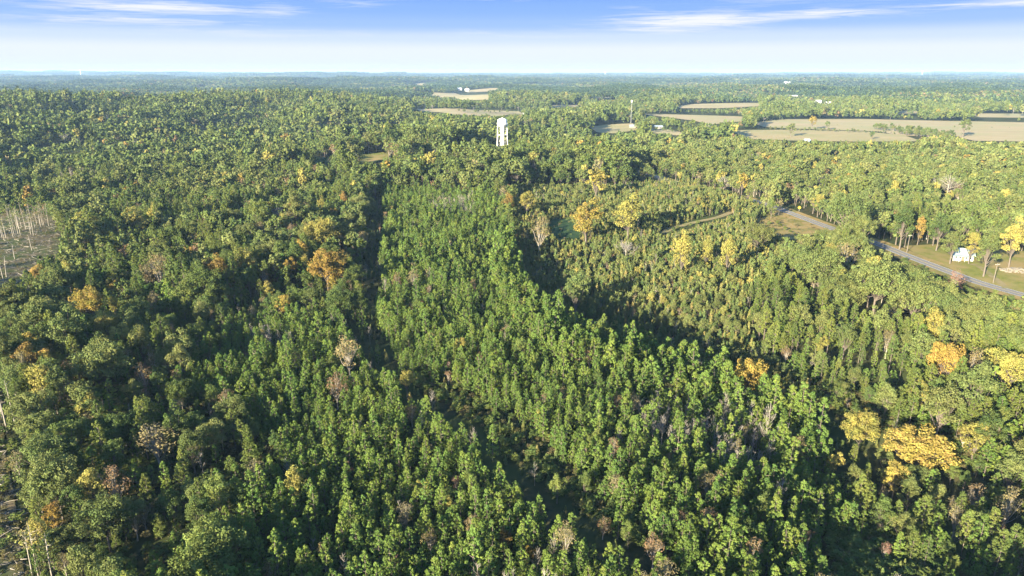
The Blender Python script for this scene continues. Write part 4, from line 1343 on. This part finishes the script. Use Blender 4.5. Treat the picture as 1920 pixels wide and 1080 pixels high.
# ------------------------------------------------------------------ cut over clearings: snags, logs, slash
def snag(u, v, h, label, group, tuft=True, lean=0.0):
    x, y = ground(u, v)
    r = tag(empty('snag', (x, y, float(H(x, y))), random.uniform(0, 6.28)), label, 'tree', group)
    b = MB()
    lx = lean * h
    b.tube([(0, 0, -.5), (lx * .3, .05, h * .35), (lx * .6, 0, h * .7), (lx, .05, h)], [.15, .125, .085, .025], 6)
    b.build('trunk', BARK_PALE, r, True)
    br = MB(); cen = []
    for k in range(12 if tuft else 6):
        z = h * random.uniform(.6 if tuft else .4, 1.0); a = random.uniform(0, 6.28); L = random.uniform(.5, 1.8)
        e = (lx * z / h + L * math.cos(a), L * math.sin(a), z + .4 * L)
        br.tube([(lx * z / h, 0, z), e], [.045, .015], 3)
        cen.append(e)
    br.build('branch', BARK_PALE, r)
    if tuft:
        g = np.random.default_rng(random.randrange(1 << 30))
        c = np.array(cen)
        V, F = clump_leaves(c, np.full(len(c), .7), 9, .22, g, asp=.5)
        link('crown', np_mesh('crown', V, F, LM['tan' if random.random() < .4 else 'olive']), r)
    return r


GS = 'pale trunks left standing in the upper clearing'
for k in range(26):
    u = random.choice([random.uniform(4, 92), random.uniform(20, 90)]); v = 440 - random.uniform(0, 24) + (90 - u) * .12
    snag(u, v, random.uniform(9, 14), 'tall pale thin trunk left standing at the back of the upper clearing', GS, True, random.uniform(-.04, .04))
for u, v, h in ((8, 530, 11), (12, 520, 9), (28, 486, 7), (60, 470, 7), (9, 452, 9)):
    snag(u, v, h, 'pale trunk standing alone on the open slash of the upper clearing', 'lone trunks of the upper clearing', u < 10, random.uniform(-.12, .12))
for u, v, h in ((6, 790, 13), (14, 812, 12), (30, 800, 12), (3, 765, 12), (40, 790, 10)):
    snag(u, v, h, 'pale bare trunk at the left edge by the lower clearing', 'bare trunks by the lower clearing', False, random.uniform(-.05, .05))
for u, v, h in ((76, 1095, 12), (62, 1085, 9), (100, 1092, 10)):
    snag(u, v, h, 'tall leaning pale trunk with a thin crown at the lower left corner', 'leaning trunks at the lower left corner', True, random.uniform(-.1, -.04))


def slash(name, poly, n, label):
    """broken branches and tops lying about: nobody could count them"""
    us = [p[0] for p in poly]; vs_ = [p[1] for p in poly]
    b = MB(); k = 0
    G = [ground(max(u, -140), min(v, 1300)) for u, v in poly]
    xs = [p[0] for p in G]; ys = [p[1] for p in G]
    tries = 0
    while k < n and tries < n * 12:
        tries += 1
        x = random.uniform(min(xs), max(xs)); y = random.uniform(min(ys), max(ys))
        if not bool(pip(G, np.array(x), np.array(y))):
            continue
        z = float(H(x, y)) + random.uniform(.15, .6)
        a = random.uniform(0, 6.28); L = random.uniform(.8, 3.2) * (1.6 if random.random() < .12 else 1)
        t = random.uniform(-.25, .35)
        b.tube([(x, y, z), (x + L * math.cos(a), y + L * math.sin(a), z + L * t)], [random.uniform(.03, .11), .02], 4)
        k += 1
    return tag(b.build(name, BARK_PALE), label, 'slash', None, 'stuff')


slash('slash_debris', CUT1, 1500, 'pale broken branches and tops scattered over the upper clearing')
slash('slash_debris', CUT2, 1300, 'pale broken branches scattered over the lower clearing')
for poly, nm in ((CUT1, 'upper'), (CUT2, 'lower')):
    G = [ground(max(u, -200), min(v, 1400)) for u, v in poly]
    xs = [p[0] for p in G]; ys = [p[1] for p in G]
    pts = []
    while len(pts) < 1500:
        x = random.uniform(min(xs), max(xs)); y = random.uniform(min(ys), max(ys))
        if bool(pip(G, np.array(x), np.array(y))):
            pts.append((x, y, float(H(x, y))))
    n = len(pts)
    s = rng.uniform(.10, .36, n)
    scatter_object('brush_regrowth', [np_mesh('brush', *CROWN['sp', 0, 1][:2], LM['brush']), np_mesh('brush', *CROWN['cd', 1, 1][:2], LM['brush'])], rng.integers(0, 2, n), pts,
                   np.stack([np.zeros(n), np.zeros(n), rng.uniform(0, 6, n)], 1), np.stack([s * .9, s * .9, s * .38], 1), f'low dry brush growing over the {nm} clearing', 'brush')
# low brush along the bank, the dirt track and the field edges
pts = []
for poly, m, e in ((BANK, 60, 0), (grow(TRACKSEEN, .3), 90, 1)):
    G = [ground(u, v) for u, v in poly]
    xs = [p[0] for p in G]; ys = [p[1] for p in G]
    c = 0
    while c < m:
        x = random.uniform(min(xs), max(xs)); y = random.uniform(min(ys), max(ys)); c += 1
        if seg_dist([ground(a, b) for a, b in TRACK], np.array(x), np.array(y)) > 2.6 and seg_dist(RP, np.array(x), np.array(y)) > 6:
            pts.append((x, y, float(H(x, y))))
n = len(pts); s = rng.uniform(.12, .3, n)
scatter_object('dry_brush', [np_mesh('brush', *CROWN['sp', 1, 1][:2], LM['brush'])], np.zeros(n, int), pts, np.zeros((n, 3)), np.stack([s, s, s * .4], 1), 'low dry brush along the bank and the dirt track', 'brush')

# low growth on the shaded floor of the draw, the gaps and the roadside
pts = []
for poly, m in ((SCRUB, 1500), (GAPS[2], 1500), (GAPS[5], 900), (GAPS[6], 1500), (GAPS[3], 700), (GAPS[4], 500), ([(60, 640), (330, 640), (560, 800), (430, 1080), (430, 1300), (230, 1300), (200, 900)], 2600), ([(-60, 700), (60, 690), (150, 760), (230, 1000), (260, 1300), (-60, 1300)], 700), (GAPS[0], 300), ([(1660, 478), (1760, 505), (1850, 545), (1960, 585), (1960, 650), (1820, 620), (1720, 560)], 420)):
    G = [ground(u, min(v, 1300)) for u, v in poly]
    xs = [p[0] for p in G]; ys = [p[1] for p in G]
    X = rng.uniform(min(xs), max(xs), m * 2); Y = rng.uniform(min(ys), max(ys), m * 2)
    q = pip(G, X, Y) & (seg_dist(RP, X, Y) > 7.5) & (seg_dist([ground(a, b) for a, b in TRACK], X, Y) > 2.5)
    pts += [(a, b, float(c)) for a, b, c in zip(X[q], Y[q], H(X[q], Y[q]))]
n = len(pts); s = rng.uniform(.1, .34, n)
scatter_object('undergrowth', [np_mesh('brush', *CROWN['bl', 0, 1][:2], LM['green']), np_mesh('brush', *CROWN['sp', 1, 1][:2], LM['brush'])], rng.integers(0, 2, n), pts,
               np.stack([np.zeros(n), np.zeros(n), rng.uniform(0, 6, n)], 1), np.stack([s, s, s * .5], 1), 'low green undergrowth on the shaded floor of the draw and gaps', 'undergrowth')

# field trees: hedges and lone trees in the farm valley
hedges = [((1436, 242.5), (1700, 252), 46, 5, 'ob'), ((860, 211), (960, 212.5), 14, 7, 'gb'), ((1216, 247), (1300, 250), 10, 8, 'gb'), ((1560, 236), (1900, 241), 12, 3, 'ob'), ((1640, 243), (1790, 258), 60, 9, 'gb'), ((1690, 252), (1780, 262), 50, 8, 'ob'), ((1400, 228), (1470, 226), 16, 9, 'gb')]
k = 0
for (a, b, n, hgt, sp) in hedges:
    for q in range(n):
        t = (q + random.random()) / n
        u = a[0] + (b[0] - a[0]) * t + random.uniform(-4, 4); v = a[1] + (b[1] - a[1]) * t + random.uniform(-1.2, 1.2)
        x, y = ground(u, v)
        s = hgt / 15 * random.uniform(.55, 1.25)
        spq = random.choice([sp, sp, 'gb', 'ob', 'tn' if random.random() < .4 else 'gb'])
        o = link('hedge_tree', whole_mesh(spq, random.randrange(6 if spq != 'tn' else 4), 1))
        o.location = (x, y, float(H(x, y)) - .3); o.rotation_euler = (0, 0, random.uniform(0, 6)); o.scale = (s * 1.15, s * 1.15, s)
        tag(o, 'small tree of the hedges and copse between the two tan fields', 'tree', 'hedge trees between the tan fields')
for u, v, R, sp, lab in ((1522, 243.5, 6.5, 'og', 'orange brown tree standing alone in the hedge between tan fields'), (1550, 244, 4.2, 'gb', 'dark green round tree next to the orange hedge tree'),
                         (1482, 257, 6.0, 'ob', 'lone olive tree casting a long shadow on the near tan field'), (1634, 262, 3.6, 'gb', 'dark small tree at the front edge of the near tan field'),
                         (1404, 229, 6.0, 'og', 'orange tree at the hedge end between the mid and large fields'), (1805, 258, 8, 'ob', 'broad olive tree at the right end of the near field')):
    x, y = ground(u, v)
    s = R / 4.2
    tree_object(sp, random.randrange(5), x, y, float(H(x, y)), s, s * .85, 1.0, lab, 'field trees')

# ------------------------------------------------------------------ light, sky, air
sc = bpy.context.scene
w = bpy.data.worlds.new('World'); sc.world = w; w.use_nodes = True
N, L = w.node_tree.nodes, w.node_tree.links
N.clear()
out = N.new('ShaderNodeOutputWorld'); bg = N.new('ShaderNodeBackground')
sky = N.new('ShaderNodeTexSky'); sky.sky_type = 'NISHITA'; sky.sun_disc = False
sky.sun_elevation = SUN_EL; sky.sun_rotation = PI + SUN_AZ
sky.air_density = 1.0; sky.dust_density = .2; sky.ozone_density = 4.0
SKY_S = .085
bg.inputs['Strength'].default_value = SKY_S
L.new(bg.outputs[0], out.inputs[0])
tc = N.new('ShaderNodeTexCoord'); sep = N.new('ShaderNodeSeparateXYZ')
L.new(tc.outputs['Generated'], sep.inputs[0])


def math_(op, a, b=None, c=None, clamp=False):
    n = N.new('ShaderNodeMath'); n.operation = op; n.use_clamp = clamp
    for i, q in enumerate((a, b, c)):
        if q is None: continue
        if hasattr(q, 'is_linked'): L.new(q, n.inputs[i])
        else: n.inputs[i].default_value = q
    return n.outputs[0]


el = math_('MULTIPLY', math_('ARCSINE', sep.outputs[2]), 180 / PI)
az = math_('MULTIPLY', math_('ARCTAN2', sep.outputs[0], sep.outputs[1]), 180 / PI)
KS = 1.0 / (2 ** EXPOSURE) / SKY_S


def lin(c):
    return tuple(((q / 255) / 12.92 if q / 255 <= .04045 else ((q / 255 + .055) / 1.055) ** 2.4) for q in c)


ramp = N.new('ShaderNodeValToRGB'); ramp.color_ramp.interpolation = 'EASE'
stops = [(-1.0, (234, 243, 252)), (0.5, (236, 246, 254)), (1.5, (238, 247, 255)), (2.4, (214, 232, 255)), (3.4, (168, 203, 254)), (4.5, (148, 190, 254)), (5.8, (126, 174, 253)), (12, (90, 140, 238))]
e = ramp.color_ramp.elements
for i, (deg, col) in enumerate(stops):
    q = e[i] if i < 2 else e.new(0.5)
for i, (deg, col) in enumerate(stops):
    e[i].position = (deg + 1) / 13.0
    e[i].color = (*lin(col), 1)
L.new(math_('DIVIDE', math_('ADD', el, 1.0), 13.0, clamp=True), ramp.inputs[0])
sc_ = N.new('ShaderNodeVectorMath'); sc_.operation = 'SCALE'; sc_.inputs['Scale'].default_value = KS
# cirrus: thin streaks, stretched along the horizon
comb = N.new('ShaderNodeCombineXYZ')
L.new(math_('ADD', math_('MULTIPLY', az, .085), math_('MULTIPLY', el, .16)), comb.inputs[0]); L.new(math_('ADD', math_('MULTIPLY', el, 1.15), math_('MULTIPLY', az, .012)), comb.inputs[1])
cn = N.new('ShaderNodeTexNoise'); cn.inputs['Scale'].default_value = 1.35; cn.inputs['Detail'].default_value = 9; cn.inputs['Roughness'].default_value = .58; cn.inputs['Distortion'].default_value = .6
L.new(comb.outputs[0], cn.inputs['Vector'])
comb2 = N.new('ShaderNodeCombineXYZ')
L.new(math_('ADD', math_('MULTIPLY', az, .16), math_('MULTIPLY', el, .9)), comb2.inputs[0]); L.new(math_('SUBTRACT', math_('MULTIPLY', el, 4.2), math_('MULTIPLY', az, .05)), comb2.inputs[1])
cn2 = N.new('ShaderNodeTexNoise'); cn2.inputs['Scale'].default_value = 1.2; cn2.inputs['Detail'].default_value = 8; cn2.inputs['Roughness'].default_value = .65; cn2.inputs['Distortion'].default_value = 1.1
L.new(comb2.outputs[0], cn2.inputs['Vector'])
CL = [  # azimuth, elevation, half width, half height, weight  (degrees)
    (-26, 4.2, 9, .55, 1.0), (-27.5, 3.3, 9, .4, .9), (-18, 4.3, 3.4, .7, .7), (-33, 4.8, 6, .8, .5), (-20, 2.7, 12, .4, .5),
    (14, 3.6, 8, .75, 1.15), (12, 3.0, 6, .45, .8), (22, 3.9, 8, .4, 1.0), (34, 4.1, 8, .3, 1.0), (20, 4.9, 6, .45, .45), (0, 2.7, 7, .4, .5), (-1, 5.3, 3, .35, .55), (-12, 4.9, 3, .4, .55), (4, 3.1, 4, .3, .45), (29, 4.9, 6, .45, .6), (-31, 2.6, 8, .3, .45), (9, 4.6, 3, .3, .4),
]
acc = None
for a0, e0, wa, we, wt_ in CL:
    dx = math_('DIVIDE', math_('SUBTRACT', az, a0), wa); dy = math_('DIVIDE', math_('SUBTRACT', el, e0), we)
    d2 = math_('ADD', math_('MULTIPLY', dx, dx), math_('MULTIPLY', dy, dy))
    gsn = math_('MULTIPLY', math_('EXPONENT', math_('MULTIPLY', d2, -1.0)), wt_)
    acc = gsn if acc is None else math_('MAXIMUM', acc, gsn)
dens = math_('MULTIPLY', math_('SUBTRACT', math_('ADD', math_('ADD', math_('MULTIPLY', cn.outputs[0], .40), math_('MULTIPLY', cn2.outputs[0], .68)), math_('MULTIPLY', acc,   .25)), .615), 4.6, clamp=True)
dens = math_('MULTIPLY', dens, math_('ADD', math_('MULTIPLY', acc, .9), .08), clamp=True)
cmx = N.new('ShaderNodeMix'); cmx.data_type = 'RGBA'
L.new(dens, cmx.inputs[0]); L.new(ramp.outputs[0], cmx.inputs[6]); cmx.inputs[7].default_value = (.93, .96, 1.0, 1)
L.new(cmx.outputs[2], sc_.inputs[0])
hm_ = N.new('ShaderNodeMapRange'); hm_.inputs['From Min'].default_value = 6.5; hm_.inputs['From Max'].default_value = 16
hm_.interpolation_type = 'SMOOTHSTEP'
L.new(el, hm_.inputs['Value'])
wm = N.new('ShaderNodeMix'); wm.data_type = 'RGBA'
L.new(hm_.outputs[0], wm.inputs[0]); L.new(sc_.outputs[0], wm.inputs[6]); L.new(sky.outputs[0], wm.inputs[7])
L.new(wm.outputs[2], bg.inputs['Color'])

sl = bpy.data.lights.new('sun', 'SUN'); sl.energy = 5.0; sl.angle = math.radians(.5); sl.color = (1.0, .875, .60)
so = bpy.data.objects.new('sun', sl); C.objects.link(so)
so.rotation_euler = Vector((math.sin(SUN_AZ) * math.cos(SUN_EL), math.cos(SUN_AZ) * math.cos(SUN_EL), -math.sin(SUN_EL))).to_track_quat('-Z', 'Y').to_euler()

hz = MB().box(-19000, -17600, -140, 19000, 17600, 96)
m, N2, L2 = new_mat('haze_air')
o2 = N2.new('ShaderNodeOutputMaterial'); pv = N2.new('ShaderNodeVolumePrincipled')
pv.inputs['Color'].default_value = (.42, .64, .98, 1); pv.inputs['Density'].default_value = 6.3e-5; pv.inputs['Anisotropy'].default_value = .0
L2.new(pv.outputs[0], o2.inputs['Volume'])
tag(hz.build('haze', m), 'thin blue haze in the air over the woods', 'haze', None, 'stuff')

cam = bpy.data.cameras.new('camera'); co = bpy.data.objects.new('camera', cam); C.objects.link(co)
co.location = (0, 0, CAM_Z); co.rotation_euler = (PI / 2 - PITCH, 0, 0)
cam.sensor_width = 36; cam.lens = 24; cam.clip_start = 1; cam.clip_end = 60000
sc.camera = co
sc.view_settings.view_transform = 'Standard'; sc.view_settings.look = 'None'; sc.view_settings.exposure = EXPOSURE; sc.view_settings.gamma = 1
sc.render.engine = 'CYCLES'
cy = sc.cycles
cy.max_bounces = 4; cy.diffuse_bounces = 2; cy.glossy_bounces = 1; cy.transmission_bounces = 2; cy.volume_bounces = 0; cy.transparent_max_bounces = 4
cy.use_denoising = True
